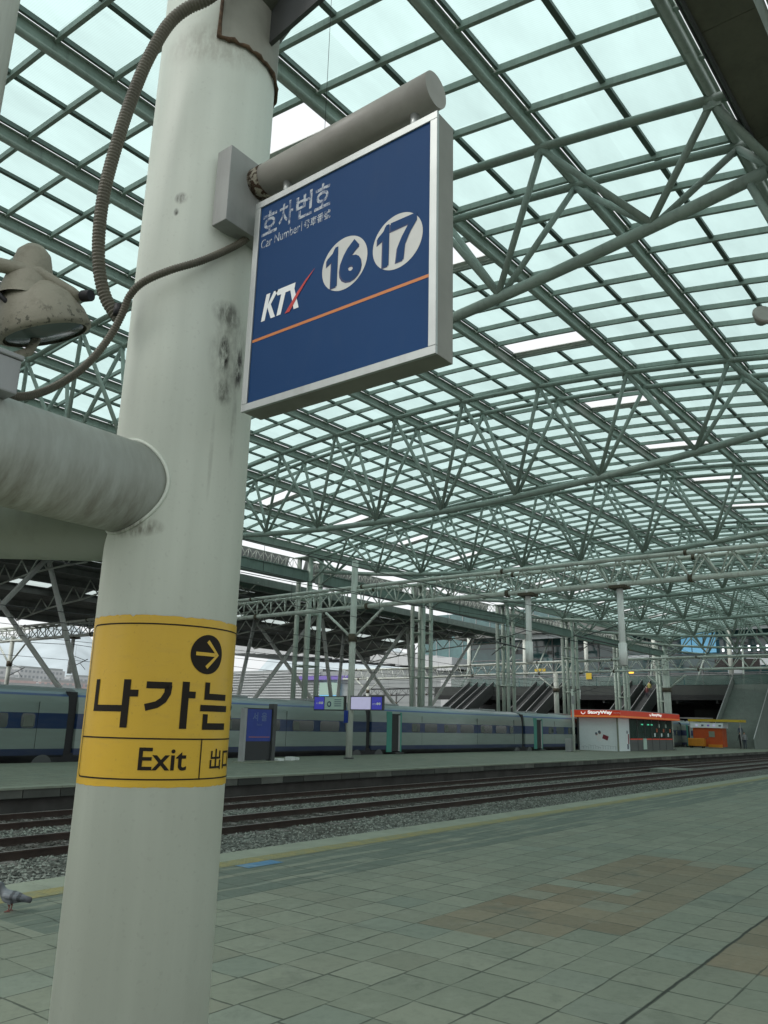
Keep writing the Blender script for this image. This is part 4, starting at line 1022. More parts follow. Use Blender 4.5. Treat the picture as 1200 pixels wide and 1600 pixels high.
# people
def person(loc, rz, top, legs, label, step=0.12, arm=0.0):
    bm = bmesh.new(); sk = bm.verts.layers.skin.verify()
    V = {}
    def v(n_, p, r, par=None):
        x = bm.verts.new(p); x[sk].radius = (r, r); x[sk].use_root = (n_ == 'pelvis'); V[n_] = x
        if par: bm.edges.new((V[par], x))
    v('pelvis', (0, 0, .95), .13); v('waist', (0, 0, 1.12), .12, 'pelvis'); v('chest', (.01, 0, 1.35), .145, 'waist'); v('neck', (.01, 0, 1.5), .055, 'chest'); v('chin', (.03, 0, 1.58), .07, 'neck'); v('head', (.02, 0, 1.68), .095, 'chin'); v('crown', (.0, 0, 1.76), .06, 'head')
    for s, n_ in ((-1, 'l'), (1, 'r')):
        f = step * s
        v('hip' + n_, (0, .09 * s, .88), .09, 'pelvis'); v('knee' + n_, (f * .6 + .03, .1 * s, .5), .06, 'hip' + n_); v('ank' + n_, (f, .1 * s, .08), .04, 'knee' + n_); v('toe' + n_, (f + .16, .11 * s, .03), .035, 'ank' + n_)
        v('sho' + n_, (0, .17 * s, 1.42), .06, 'chest'); v('elb' + n_, (-.02 - f * .3, .23 * s, 1.15), .042, 'sho' + n_); v('wri' + n_, (.08 + arm - f * .5, .24 * s, .93 + arm), .028, 'elb' + n_); v('han' + n_, (.12 + arm - f * .5, .24 * s, .85 + arm), .03, 'wri' + n_)
    me = bpy.data.meshes.new('person'); bm.to_mesh(me); bm.free(); me.materials.append(mat_person('clothes', top, legs))
    o = bpy.data.objects.new('person', me); col.objects.link(o); o.location = loc; o.rotation_euler = (0, 0, rz)
    o.modifiers.new('skin', 'SKIN').use_smooth_shade = True; s_ = o.modifiers.new('sub', 'SUBSURF'); s_.levels = 1; s_.render_levels = 1
    return tag(o, label, 'person', 'people near the stairs and escalators')
person((95.4, 23.5, 0), 2.9, (0.02, 0.02, 0.025), (0.03, 0.03, 0.035), 'person in black walking at the foot of the grey staircase')
person((94.6, 22.9, 0), 3.3, (0.30, 0.31, 0.33), (0.04, 0.05, 0.08), 'person in a light top beside the person in black at the stair foot')
person((97.2, 23.9, .72), .1, (0.05, 0.06, 0.09), (0.03, 0.03, 0.03), 'person in dark blue climbing the first steps of the grey staircase')
person((105.5, 36.7, 6.1), .0, (0.30, 0.27, 0.08), (0.05, 0.05, 0.05), 'person in a yellow top near the head of the escalator')
person((104.2, 36.6, 5.46), .0, (0.10, 0.03, 0.03), (0.03, 0.03, 0.04), 'person in a dark red top lower on the escalator')

# ================================================================ BACKGROUND
b = empty('silver_station_building', (128, 122, 0), 'long white and silver building with curved roof beyond the canopy', 'building'); BO = Vector((128, 122, 0))
def bp(a_, b_, name, m): return MB().box(Vector(a_) - BO, Vector(b_) - BO).build(name, m, b)
m = MB(); prev = None
for k in range(20):
    y0 = 84 + 3.4 * k; y1 = y0 + 3.4; h = lambda y: 12.5 + 6.0 * math.sin(max(0, min(1, (y - 80) / 80)) * PI * .5)
    m.box(Vector((132, y0, h(y0) - 1)) - BO, Vector((160, y1, h(y0 + 1.7) + 1.3)) - BO)
m.build('white_roof', M['bld_white'], b)
bp((133, 84, -.9), (158, 118, 12.4), 'grey_wall', M['bld_grey']); bp((133, 118.05, -.9), (158, 152, 13), 'louvre_wall', M['bld_grey'])
for k in range(20): bp((132.7, 118.5, .8 + .6 * k), (132.99, 152, 1.02 + .6 * k), 'louvre', M['bld_white'])
for k in range(9): bp((132.93, 84, 1.0 + 1.25 * k), (132.97, 118, 1.05 + 1.25 * k), 'panel_seam', M['bld_window'])
bp((132.2, 112.5, 1.0), (132.6, 118, 10.0), 'advert_screen', M['screen_blue']); bp((132.1, 112.5, 7.4), (132.19, 118, 10.0), 'advert_upper', M['pale_board'])
bp((131.9, 110, 10.6), (132.5, 124, 11.4), 'shop_sign', M['purple_sign'])
bp((128.0, 73, -.9), (131, 83.9, 10.0), 'white_annex', M['bld_white'])
g = empty('teal_glass_tower', (140, 84, 0), 'teal glass office block above the far end of the canopy', 'building'); MB().box((0, -20, -.9), (20, 12, 24)).build('curtain_wall', M['teal_glass'], g)
for k in range(11): MB().box((-.1, -20 + 3.2 * k, 10), (-.01, -19.85 + 3.2 * k, 24)).build('mullion', M['bld_grey'], g)
# distant hill and town beyond the left of the train
m = MB(); pts = []
for k in range(41):
    a_ = R(35 + 60 * k / 40); d = 900; pts.append((d * math.cos(a_), d * math.sin(a_), 62 + 30 * math.sin(k * .45) + 14 * math.sin(k * 1.3)))
vs_ = []; fs_ = []
for i, p_ in enumerate(pts):
    q_ = Vector((p_[0], p_[1], 0)).normalized() * 250
    vs_ += [(p_[0] - q_.x, p_[1] - q_.y, -1), (p_[0] - q_.x * .4, p_[1] - q_.y * .4, p_[2] * .6), p_, (p_[0] + q_.x, p_[1] + q_.y, -1)]
for i in range(40):
    for j in range(3): a_ = i * 4 + j; fs_.append((a_, a_ + 4, a_ + 5, a_ + 1))
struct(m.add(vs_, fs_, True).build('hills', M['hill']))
rr = random.Random(11)
tn = ['white', 'pale grey', 'pink', 'cream']
k = 0
for (ang, d, w, dpt, h, mm_) in ((66.5, 190, 16, 10, 17, 'bld_white'), (64, 210, 20, 12, 24, 'bld_white'), (62, 185, 12, 10, 15, 'bld_pink'), (60.5, 230, 18, 12, 27, 'bld_white'), (58.8, 200, 14, 10, 16, 'bld_pink'), (57.2, 240, 16, 12, 24, 'bld_white'), (55.5, 260, 22, 12, 20, 'bld_white'), (53.5, 300, 24, 14, 34, 'bld_white'), (68.5, 240, 20, 12, 26, 'bld_grey'), (65.3, 150, 22, 9, 9, 'bld_pink'), (61.2, 160, 24, 9, 10, 'bld_white'), (57.8, 165, 20, 9, 9, 'bld_white')):
    d *= 2.2; w *= 1.7; h = h * .85 + 4; x, y = d * math.cos(R(ang)), d * math.sin(R(ang)); k += 1
    bb = empty('town_building', (x, y, 0), 'x', 'building', 'distant town buildings beyond the train', rz=R(-20 + 7 * (k % 5)))
    bb['label'] = '%s distant town building, %s' % ({'bld_white': 'white', 'bld_pink': 'pinkish', 'bld_grey': 'grey'}[mm_], ['tall slab right behind the left mast', 'tall block left of centre', 'low block', 'tallest slab of the middle', 'low block to the right', 'mid-height block', 'wide block near the column', 'very tall slab near the column', 'tall block at the photo edge', 'long low shed in front at left', 'long low shed in front of the tall slabs', 'long low shed in front at right'][k - 1])
    MB().box((-w / 2, -dpt / 2, -.9), (w / 2, dpt / 2, h)).build('wall', M[mm_], bb)
    MB().box((-w / 2 + 1, -dpt / 2 + 1, h + .001), (w / 2 - 1, dpt / 2 - 1, h + 1.2)).build('roof', M['bld_grey'], bb)
    m = MB(); z = 1.5
    while z < h - 1.5:
        q = -w / 2 + 1
        while q < w / 2 - 1.5:
            m.box((q, -dpt / 2 - .06, z), (q + 1.4, -dpt / 2 - .01, z + 1.3)); m.box((-w / 2 - .06, q * dpt / w, z), (-w / 2 - .01, q * dpt / w + .9, z + 1.3)); q += 2.6
        z += 2.9
    m.build('windows', M['bld_window'], bb)['kind'] = 'stuff'

# ================================================================ FOREGROUND COLUMN
cl = empty('foreground_column', (COLX, COLY, 0), 'big round white steel column in the foreground with rusty saddle near the top', 'column')
N = 96
MB().path([(0, 0, 0), (0, 0, 7.2)], CRAD, N).build('shaft', M['column'], cl)
MB().path([(0, 0, 0), (0, 0, .03)], .42, 32).build('base_plate', M['dark_steel'], cl)
# yellow exit band wrapped round the shaft
bn = empty('exit_band', (COLX, COLY, 1.76), 'yellow wraparound exit band with black Korean lettering and arrow on the white column', 'sign'); BNO = Vector((COLX, COLY, 1.76))
S0, S1 = -0.345, 0.90; Z0, Z1 = 1.484, 2.035
rb = random.Random(2)
m = MB(); vs_ = []; fs_ = []; nn_ = 120
for i in range(nn_ + 1):
    s = S0 + (S1 - S0) * i / nn_; j0 = rb.uniform(-.0015, .0015); j1 = rb.uniform(-.0015, .0015)
    if i % 17 == 5: j1 -= .005
    vs_ += [cylp(s, Z0 + j0, CRAD + .002) - BNO, cylp(s, Z1 + j1, CRAD + .002) - BNO]
    if i: a_ = 2 * i; fs_.append((a_ - 2, a_, a_ + 1, a_ - 1))
m.add(vs_, fs_, True).build('vinyl', M['band'], bn)
def wrap(polys, name, m_, rad=CRAD + .0035):
    """polys: flat (s,z) polygons cut into narrow strips, then bent round the shaft"""
    bm = bmesh.new()
    for pl in polys:
        vv = [bm.verts.new((x, y, 0)) for x, y in pl]; bm.faces.new(vv)
    bmesh.ops.triangulate(bm, faces=bm.faces[:])
    xs = [v.co.x for v in bm.verts]; q = math.floor(min(xs) / .012) * .012
    while q < max(xs):
        bmesh.ops.bisect_plane(bm, geom=bm.verts[:] + bm.edges[:] + bm.faces[:], plane_co=(q, 0, 0), plane_no=(1, 0, 0)); q += .012
    for v in bm.verts: v.co = cylp(v.co.x, v.co.y, rad) - BNO
    bmesh.ops.recalc_face_normals(bm, faces=bm.faces[:])
    me = bpy.data.meshes.new(name); bm.to_mesh(me); bm.free(); me.materials.append(m_)
    o = bpy.data.objects.new(name, me); col.objects.link(o); o.parent = bn; return o
def rect(x0, x1, y0, y1): return [(x0, y0), (x1, y0), (x1, y1), (x0, y1)]
def stroke(pts, w):
    out = []; h = w / 2; L_ = []; R_ = []
    for i, p_ in enumerate(pts):
        a_ = Vector(pts[max(i - 1, 0)]); b_ = Vector(pts[min(i + 1, len(pts) - 1)]); d = (b_ - a_).normalized(); nrm = Vector((-d.y, d.x))
        L_.append((p_[0] + nrm.x * h, p_[1] + nrm.y * h)); R_.append((p_[0] - nrm.x * h, p_[1] - nrm.y * h))
    for i in range(len(pts) - 1): out.append([R_[i], R_[i + 1], L_[i + 1], L_[i]])
    return out
LW = .0045
fr = []
FL, FR_, FB, FT = -.312, .87, 1.509, 2.0065
rad = .02
arc = lambda cx, cy, a0: [(cx + rad * math.cos(R(a0 + 15 * k)), cy + rad * math.sin(R(a0 + 15 * k))) for k in range(7)]
ring = arc(FR_ - rad, FT - rad, 0) + arc(FL + rad, FT - rad, 90) + arc(FL + rad, FB + rad, 180) + arc(FR_ - rad, FB + rad, 270)
fr += stroke(ring + [ring[0]], LW)
fr += [rect(FL, FR_, 1.633, 1.6375), rect(.1525, .157, FB, 1.633)]
wrap(fr, 'border_line', M['letter_black'])
# 나가는 곳
w1 = .019
kr0 = [rect(-.247, -.2265, 1.739, 1.822), rect(-.247, -.1235, 1.7185, 1.739)]      # ㄴ
kr0 += [rect(-.1235, -.0985, 1.668, 1.822), rect(-.0985, -.071, 1.767, 1.789)]     # ㅏ
kr1 = [rect(-.047, .0335, 1.7945, 1.8165)] + stroke([(.024, 1.806), (.0215, 1.78), (.010, 1.758), (-.010, 1.743), (-.046, 1.733)], .0225)   # ㄱ
kr1 += [rect(.0680, .0925, 1.668, 1.820), rect(.0925, .1165, 1.767, 1.789)]
kr2 = [rect(.151, .172, 1.785, 1.822), rect(.151, .264, 1.764, 1.785)]
kr2 += [rect(.138, .277, 1.726, 1.747), rect(.151, .172, 1.688, 1.717), rect(.151, .270, 1.666, 1.688)]
kr3 = [rect(.36, .44, 1.80, 1.817), rect(.425, .44, 1.765, 1.80), rect(.395, .41, 1.74, 1.775), rect(.345, .465, 1.735, 1.751), rect(.36, .45, 1.70, 1.715), rect(.435, .45, 1.668, 1.70)]
for kr in (kr0, kr1, kr2, kr3): wrap(kr, 'korean_syllable', M['letter_black'])
# arrow roundel
cc_ = (.1525, 1.9155); rr_ = .0665
wrap([[(cc_[0] + rr_ * math.cos(2 * PI * k / 40), cc_[1] + rr_ * math.sin(2 * PI * k / 40)) for k in range(40)]], 'roundel', M['letter_black'])
wrap([rect(.105, .185, 1.9095, 1.9215)] + stroke([(.148, 1.960), (.194, 1.9155), (.148, 1.871)], .0125), 'arrow', M['band'], CRAD + .005)
def wrap_text(txt, x0, x1, y0, y1, name, bold=0.0):
    c = bpy.data.curves.new('lettering', 'FONT'); c.body = txt; c.size = 1; c.offset = bold; c.resolution_u = 4
    o = bpy.data.objects.new('lettering', c); col.objects.link(o); bpy.context.view_layer.update()
    me = bpy.data.meshes.new_from_object(o.evaluated_get(bpy.context.evaluated_depsgraph_get())); bpy.data.objects.remove(o)
    xs = [v.co.x for v in me.vertices]; ys_ = [v.co.y for v in me.vertices]; a0, a1, b0, b1 = min(xs), max(xs), min(ys_), max(ys_)
    polys = [[(x0 + (me.vertices[i].co.x - a0) / (a1 - a0) * (x1 - x0), y0 + (me.vertices[i].co.y - b0) / (b1 - b0) * (y1 - y0)) for i in p_.vertices] for p_ in me.polygons]
    return wrap(polys, name, M['letter_black'])
wrap_text('Exit', -.050, .1035, 1.5365, 1.6075, 'exit_lettering', .012)
wrap_text('出口', .198, .335, 1.5365, 1.604, 'chinese_lettering', .012)

# horizontal pipe and diagonal pipe meeting the column
hpz = 2.50
pp_ = empty('connecting_pipe', (-1, COLY, hpz), 'thick grimy white horizontal pipe welded to the left side of the big column', 'pipe')
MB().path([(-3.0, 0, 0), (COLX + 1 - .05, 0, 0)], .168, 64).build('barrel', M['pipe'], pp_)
m = MB(); pts = []       # weld bead following the saddle between the two cylinders
for k in range(61):
    a_ = 2 * PI * k / 60; y = .172 * math.cos(a_); z = .172 * math.sin(a_); pts.append((COLX + 1 - math.sqrt(CRAD ** 2 - y * y) - .002, y, z))
m.path(pts, .007, 8, cap=False).build('weld_collar', M['column'], pp_)
dp = empty('diagonal_pipe', (COLX, COLY, 2.43), 'greenish grey pipe running back from the column under the thick horizontal pipe', 'pipe')
MB().path([(-.12, .155, 0), (-2.5, 3.2, 0)], .165, 48).build('barrel', paint('green_grey_pipe', (0.34, 0.37, 0.32), .5, var=.1), dp)
vp = empty('downpipe', (.893, 2.41, 2.9), 'pale vertical pipe passing the top left corner of the photo', 'pipe')
MB().path([(0, 0, -.4), (0, 0, 4.5)], .075, 32).build('barrel', M['pale_tube'], vp)
# branch at the top right with rusty saddle
br_ = empty('roof_branch', (COLX, COLY, 4.9), 'dark conical branch pipe leaving the column top towards the upper right, rust around its saddle', 'pipe')
d_ = Vector((0.10, -.80, .62)).normalized()
MB().path([Vector((0, 0, -.02)), d_ * .30, d_ * .55, d_ * 1.0, d_ * 3.0], [.285, .285, .26, .225, .225], 40).build('barrel', paint('dark_branch_paint', (0.14, 0.145, 0.125), .6, var=.12), br_)  # branch has an even dark grey colour, darker than the shaft
m = MB(); vs_ = []; fs_ = []
for i in range(33):
    s = -.012 + .60 * i / 32; zt = 5.4
    zb = 4.435 + .01 * math.sin(i * .9) - .0 * i
    vs_ += [cylp(s, zb, CRAD + .008) - Vector(br_.location), cylp(s, zt, CRAD + .008) - Vector(br_.location)]
    if i: a_ = 2 * i; fs_.append((a_ - 2, a_, a_ + 1, a_ - 1))
m.add(vs_, fs_, True).build('saddle_plate', paint('saddle_paint', (0.26, 0.26, 0.22), .6, var=.15, scale=6), br_)
m = MB(); rq = random.Random(9)
pts = [cylp(-.012, 4.62, CRAD + .01), cylp(-.013, 4.5, CRAD + .01)] + [cylp(-.012 + .6 * i / 30, 4.432 + rq.uniform(-.006, .006), CRAD + .01) for i in range(31)]
m.path([p_ - Vector(br_.location) for p_ in pts], [rq.uniform(.006, .012) for _ in pts], 8).build('rusty_weld', paint('flaking_rust', (0.10, 0.065, 0.04), .9, var=.5, scale=40, streak=False), br_)
# gusset fin under the branch
MB().add([Vector((COLX + .06, COLY - .22, 4.55)) - Vector(br_.location), Vector((COLX + .06, COLY - .60, 4.62)) - Vector(br_.location), Vector((COLX + .06, COLY - .72, 4.95)) - Vector(br_.location), Vector((COLX + .06, COLY - .22, 5.0)) - Vector(br_.location),
          Vector((COLX + .08, COLY - .22, 4.55)) - Vector(br_.location), Vector((COLX + .08, COLY - .60, 4.62)) - Vector(br_.location), Vector((COLX + .08, COLY - .72, 4.95)) - Vector(br_.location), Vector((COLX + .08, COLY - .22, 5.0)) - Vector(br_.location)],
         [(0, 1, 2, 3), (7, 6, 5, 4), (0, 4, 5, 1), (1, 5, 6, 2), (2, 6, 7, 3), (3, 7, 4, 0)]).build('gusset', M['dark_steel'], br_)

# ================================================================ CAR NUMBER SIGN
sg = empty('car_number_sign', (COLX, 2.1, 3.77), 'blue car number sign in an aluminium frame hung from a pipe on the column', 'sign'); SO = Vector((COLX, 2.1, 3.77))
ax = 1.85
MB().box(Vector((1.70, 2.095, 3.53)) - SO, Vector((2.00, 2.175, 3.862)) - SO).build('mounting_plate', paint('grey_plate', (0.27, 0.28, 0.265), .5, var=.1, scale=5), sg, bevel=.003)
MB().path([Vector((ax, 2.095, 3.77)) - SO, Vector((ax, 1.245, 3.77)) - SO], .063, 48).build('pipe', M['sign_pipe'], sg)
MB().path([Vector((ax, 2.0955, 3.77)) - SO, Vector((ax, 2.04, 3.77)) - SO], .0645, 40).build('rusted_collar', (lambda: (lambda t: t.fin(t.mix(t.step(t.noise(t.pos(), 38, 4, .7), .47, .53), (0.30, 0.28, 0.22), (0.05, 0.028, 0.015)), .8))(NT('flaked_pipe_paint')))(), sg)
YL, YR, ZB_, ZT_, XF, XB = 2.045, 1.205, 2.768, 3.632, 1.80, 1.90
for y in (1.93, 1.33): MB().path([Vector((ax, y, ZT_)) - SO, Vector((ax, y, 3.72)) - SO], .016, 16).build('hanger', M['dirty_alu'], sg)
MB().box(Vector((XF + .012, YR + .002, ZB_ + .002)) - SO, Vector((XB, YL - .002, ZT_ - .002)) - SO).build('case', M['alu_side'], sg, bevel=.002)
fw = .028
for nm, a_, b_ in (('b', (XF, YR, ZB_), (XF + .0115, YL, ZB_ + fw)), ('t', (XF, YR, ZT_ - fw), (XF + .0115, YL, ZT_)), ('l', (XF, YL - fw, ZB_ + fw + .0004), (XF + .0115, YL, ZT_ - fw - .0004)), ('r', (XF, YR, ZB_ + fw + .0004), (XF + .0115, YR + fw, ZT_ - fw - .0004))):
    MB().box(Vector(a_) - SO, Vector(b_) - SO).build('frame', M['dirty_alu'], sg, bevel=.0015)
MB().box(Vector((XF + .006, YR + fw, ZB_ + fw)) - SO, Vector((XF + .0118, YL - fw, ZT_ - fw)) - SO).build('face', M['sign_blue'], sg)
FX = XF + .006
def spt(s, t_): return (FX, 2.06 - s, t_)
def stext(txt, s0, s1, z0, z1, m_, bold=0.0, shear=0.0, off=0.0, name='lettering'):
    o = text_mesh(txt, .1, m_, name, None, spt(s0, z0), (0, -1, 0), (0, 0, 1), bold=bold, shear=shear, fit=(s1 - s0, z1 - z0), ext=.0008, off=off)
    o.parent = sg; o.location = -SO; return o
def spoly(polys, m_, name, off=.0008):
    mm = MB()
    for pl in polys: mm.add([Vector((FX - off, 2.06 - a_, b_)) - SO for a_, b_ in pl], [tuple(range(len(pl)))])
    return mm.build(name, m_, sg)
worn = (lambda t: t.fin(t.mix(t.step(t.noise(t.pos(), 42, 4, .7), .46, .58), (0.38, 0.42, 0.46), (0.05, 0.085, 0.17)), .5))(NT('worn_white_lettering'))
# 호차번호
for ch, a_, b_ in (('호', .054, .134), ('차', .142, .215), ('번', .230, .311), ('호', .322, .398)): stext(ch, a_, b_, 3.472, 3.576, worn, bold=.0016)
stext('Car Number', .055, .256, 3.420, 3.458, worn, bold=.0005); stext('号車番號', .275, .402, 3.418, 3.455, worn, bold=.0008)
spoly([[(.263, 3.418), (.265, 3.418), (.265, 3.458), (.263, 3.458)]], worn, 'divider')
face_w = (lambda t: t.fin(t.mix(t.noise(t.pos(), 9, 3), (0.44, 0.45, 0.42), (0.56, 0.57, 0.54)), .5))(NT('worn_white_disc'))
for cx in (.4765, .6995): spoly([[(cx + .1 * math.cos(2 * PI * k / 64), 3.2085 + .1 * math.sin(2 * PI * k / 64)) for k in range(64)]], face_w, 'number_disc')
def number(o_):
    for tx_, a_, b_ in (('1', .398, .447), ('6', .452, .553), ('1', .620, .667), ('7', .672, .777)):
        z0, z1 = 3.132, 3.285
        if tx_ == '1': polys = [[(a_ + .022, z0), (b_, z0), (b_, z1), (b_ - .013, z1), (b_ - .022, z1 - .018), (a_, z1 - .036), (a_, z1 - .062), (a_ + .022, z1 - .052)]]; yield polys
        elif tx_ == '7': yield [[(a_, z1), (b_, z1), (b_, z1 - .028), (a_, z1 - .030)], [(b_, z1 - .028), (b_ - .026, z1 - .062), (b_ - .045, z1 - .10), (b_ - .050, z0), (b_ - .080, z0), (b_ - .074, z1 - .10), (b_ - .055, z1 - .062), (b_ - .032, z1 - .029)]]
        else:
            continue
for polys in number(0):
    spoly([[(a_ - .005, b_ - .005) for a_, b_ in pl] for pl in polys], M['shadow_blue'], 'number_shadow', .0014); spoly(polys, M['sign_blue'], 'number', .0020)
stext('6', .4535, .5545, 3.126, 3.280, M['shadow_blue'], bold=.0052, off=.0006, name='number_shadow'); stext('6', .4585, .5535, 3.132, 3.286, M['sign_blue'], bold=.0052, off=.0013, name='number')
# railway lettering with the red swoosh
kt = [[(.084, 3.108), (.103, 3.108), (.124, 3.214), (.104, 3.214)], [(.113, 3.158), (.134, 3.108), (.156, 3.108), (.130, 3.166), (.165, 3.214), (.142, 3.214), (.116, 3.172)],
      [(.150, 3.214), (.150 + .012, 3.190), (.246, 3.190), (.250, 3.214)], [(.163, 3.108), (.184, 3.108), (.202, 3.190), (.181, 3.190)],
      [(.226, 3.190), (.246, 3.190), (.272, 3.108), (.248, 3.108)]]
spoly(kt, M['white'], 'logo_lettering', .0012)
sw = [(.205, 3.104), (.232, 3.135), (.262, 3.172), (.300, 3.208), (.343, 3.240), (.300, 3.196), (.268, 3.158), (.245, 3.125), (.228, 3.104)]
spoly([[sw[i], sw[i + 1], sw[7 - i], sw[8 - i]] for i in range(4)], M['red_line'], 'logo_swoosh', .0020)
spoly([[(.045, 3.035), (.826, 3.035), (.826, 3.046), (.045, 3.046)]], M['orange_line'], 'orange_line')

# ================================================================ FLOODLIGHT, BOX, CONDUITS
fl = empty('floodlight', (1.16, 2.33, 2.975), 'cream flaking floodlight with black knob mounted above the horizontal pipe', 'floodlight')
m = MB(); prof = [(0.0, .10), (.05, .098), (.095, .075), (.13, .03), (.155, -.03), (.165, -.075), (.162, -.09), (.145, -.095)]
sh = m.lathe(prof[::-1], 40).build('shell', M['lampshell'], fl)
sh.rotation_mode = 'QUATERNION'; sh.rotation_quaternion = Vector((0, 0, -1)).rotation_difference(Vector((0, 0, -.93)) + Vector((CR.x, CR.y, 0)).normalized() * .28 + Vector((CF.x, CF.y, 0)).normalized() * .30)
MB().lathe([(.135, -.088), (.07, -.098), (0.0001, -.102)][::-1], 36).build('lens', M['lamp_glass'], sh)
m = MB(); m.path([(-.155, 0, -.02), (-.13, 0, .06), (-.06, 0, .115), (.02, 0, .125), (.10, -.02, .09), (.135, -.03, .02)], [.018, .022, .028, .028, .022, .016], 10)
MB().path([(-.30, .03, .10), (-.16, .01, .105), (-.05, -.06, .10), (.06, -.10, .065), (.09, -.12, .045)], [.022, .026, .026, .022, .018], 12).build('yoke', M['lampshell'], fl)
MB().lathe([(0.0001, .235), (.035, .228), (.058, .20), (.066, .165), (.075, .12), (.09, .06), (.105, .0)][::-1], 28, (-.045, 0, 0)).build('cable_housing', M['lampshell'], fl)
MB().path([(.085, -.135, .05), (.095, -.175, .045)], .021, 20).build('knob', M['black'], fl, bevel=.003)
MB().path([(-.16, 0, .0), (-.13, -.02, -.03), (-.11, -.03, -.045)], .009, 8).build('latch', M['black'], fl)
MB().path([(.02, .02, -.10), (.0, .02, -.16), (-.08, .03, -.22), (-.1, .03, -.32)], .016, 10).build('bracket', M['lampshell'], fl)
jb = empty('junction_box', (.93, 2.33, 2.68), 'grey junction box on top of the horizontal pipe at the left edge', 'junction box')
MB().box((-.14, -.1, -.055), (.155, .1, .055)).build('body', M['grey_metal'], jb, bevel=.005); MB().box((-.15, -.105, .056), (.16, .105, .072)).build('lid', M['grey_metal'], jb, bevel=.004)
def spline(pts, n=14):
    P_ = [Vector(p_) for p_ in pts]; P_ = [P_[0] * 2 - P_[1]] + P_ + [P_[-1] * 2 - P_[-2]]; out = []
    for i in range(1, len(P_) - 2):
        for k in range(n):
            t_ = k / n; a_, b_, c_, d_ = P_[i - 1:i + 3]
            out.append(.5 * ((2 * b_) + (c_ - a_) * t_ + (2 * a_ - 5 * b_ + 4 * c_ - d_) * t_ ** 2 + (3 * b_ - a_ - 3 * c_ + d_) * t_ ** 3))
    return out + [P_[-2]]
def ribbed(pts, r, pitch, name, label):
    sp = spline(pts, 30); L_ = [0]
    for a_, b_ in zip(sp, sp[1:]): L_.append(L_[-1] + (b_ - a_).length)
    n = int(L_[-1] / (pitch / 4)); out = []; rs = []; j = 0
    for i in range(n + 1):
        s = L_[-1] * i / n
        while j < len(L_) - 2 and L_[j + 1] < s: j += 1
        f = (s - L_[j]) / max(1e-9, L_[j + 1] - L_[j]); out.append(sp[j].lerp(sp[j + 1], f)); rs.append(r * (1.0, 1.0, .9, .86)[i % 4])
    c0 = out[len(out) // 2].copy()
    o = MB().path([p_ - c0 for p_ in out], rs, 18).build(name, M['conduit'], loc=c0)
    return tag(o, label, 'conduit')
c1 = [(1.72, 2.10, 4.80), (1.609, 2.185, 4.565), (1.542, 2.262, 4.483), (1.502, 2.315, 4.400), (1.469, 2.360, 4.257), (1.450, 2.395, 4.123), (1.428, 2.431, 3.915), (1.417, 2.472, 3.666), (1.426, 2.491, 3.482), (1.451, 2.499, 3.334), (1.487, 2.490, 3.226), (1.53, 2.46, 3.15)]
ribbed(c1, .0245, .0135, 'ribbed_conduit', 'thick brown ribbed conduit looping down the left of the white column')
c2 = [(1.96, 2.16, 3.62), (1.881, 2.130, 3.581), (1.798, 2.140, 3.485), (1.677, 2.180, 3.371), (1.581, 2.245, 3.302), (1.535, 2.33, 3.261), (1.521, 2.386, 3.217), (1.520, 2.423, 3.148), (1.504, 2.456, 3.065), (1.461, 2.482, 2.964), (1.389, 2.488, 2.863), (1.291, 2.485, 2.770), (1.171, 2.43, 2.700), (1.06, 2.36, 2.69)]
ribbed(c2, .0145, .010, 'ribbed_conduit', 'thinner dark ribbed conduit crossing the column from the sign to the junction box')
tag(MB().tube((0, 0, -.022), (0, 0, .022), .018, 12).build('cable_clip', M['black'], loc=(1.515, 2.44, 3.17)), 'small black clip tying both conduits to the column', 'clip')
fl.scale = (.9, .9, .9)
f2 = empty('floodlight', (13.3, 2.35, 8.4), 'small grey round floodlight at the right photo edge under the glass roof', 'floodlight')
sh = MB().path([(-.12, 0, 0), (-.09, 0, 0), (-.06, 0, 0), (.02, 0, 0), (.10, 0, 0)], [.165, .19, .185, .13, .08], 24).build('shell', M['sign_pipe'], f2); sh.rotation_euler = (0, R(18), R(35))
bx_ = MB(); bx_.tube((0.05, 0, 0), (.6, -.25, -.05), .035, 8); bx_.build('arm', M['sign_pipe'], f2)
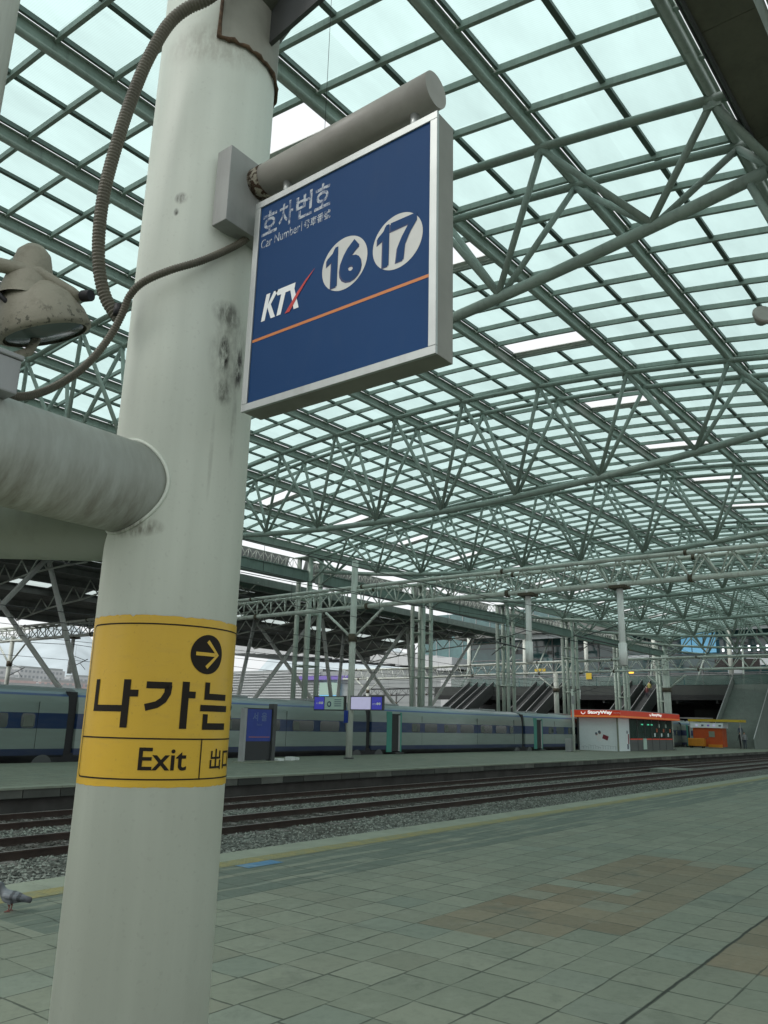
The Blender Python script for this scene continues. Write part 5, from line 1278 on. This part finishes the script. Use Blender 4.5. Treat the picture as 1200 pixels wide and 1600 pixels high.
tag(MB().tube((4.0, 3.78, 12.9), (4.0, 3.78, 6.2), .0022, 5).build('hanging_wire', M['wire']), 'thin wire hanging straight down from the glass roof above the sign', 'wire')

# ================================================================ PIGEON
def pigeon(loc, rz):
    bm = bmesh.new(); sk = bm.verts.layers.skin.verify(); V = {}
    def v(n_, p, r, par=None, r2=None):
        x = bm.verts.new(p); x[sk].radius = (r, r2 or r); x[sk].use_root = (n_ == 'body'); V[n_] = x
        if par: bm.edges.new((V[par], x))
    v('body', (0, 0, .125), .058); v('rump', (-.07, 0, .118), .045, 'body'); v('tail0', (-.12, 0, .108), .022, 'rump', .030); v('tail', (-.19, 0, .095), .008, 'tail0', .028)
    v('breast', (.055, 0, .135), .055, 'body'); v('neck', (.085, 0, .175), .034, 'breast'); v('neck2', (.095, 0, .205), .024, 'neck'); v('head', (.105, 0, .232), .024, 'neck2'); v('beak0', (.128, 0, .229), .010, 'head'); v('beak', (.148, 0, .222), .004, 'beak0')
    for s in (-1, 1):
        q = str(s); v('th' + q, (.005, .028 * s, .075), .02, 'body'); v('kn' + q, (-.005, .028 * s, .045), .006, 'th' + q); v('ft' + q, (.002, .028 * s, .008), .005, 'kn' + q); v('t1' + q, (.035, .036 * s, .004), .0035, 'ft' + q); v('t2' + q, (.038, .022 * s, .004), .0035, 'ft' + q); v('t3' + q, (-.02, .028 * s, .004), .003, 'ft' + q)
    me = bpy.data.meshes.new('pigeon'); bm.to_mesh(me); bm.free(); me.materials.append(M['pigeon'])
    o = bpy.data.objects.new('pigeon', me); col.objects.link(o); o.location = loc; o.rotation_euler = (0, 0, rz)
    o.modifiers.new('skin', 'SKIN').use_smooth_shade = True; s_ = o.modifiers.new('sub', 'SUBSURF'); s_.levels = 2; s_.render_levels = 2
    tag(o, 'grey pigeon walking on the near platform at the left edge of the photo', 'pigeon')
    for s in (-1, 1):
        w = MB(); pts = [(.06, .046 * s, .145), (.02, .058 * s, .138), (-.05, .052 * s, .125), (-.13, .024 * s, .105)]
        w.path(pts, [.014, .026, .024, .008], 10); wo_ = w.build('wing', M['pigeon'], o); 
    return o
pigeon((4.20, 7.33, 0.001), R(128))
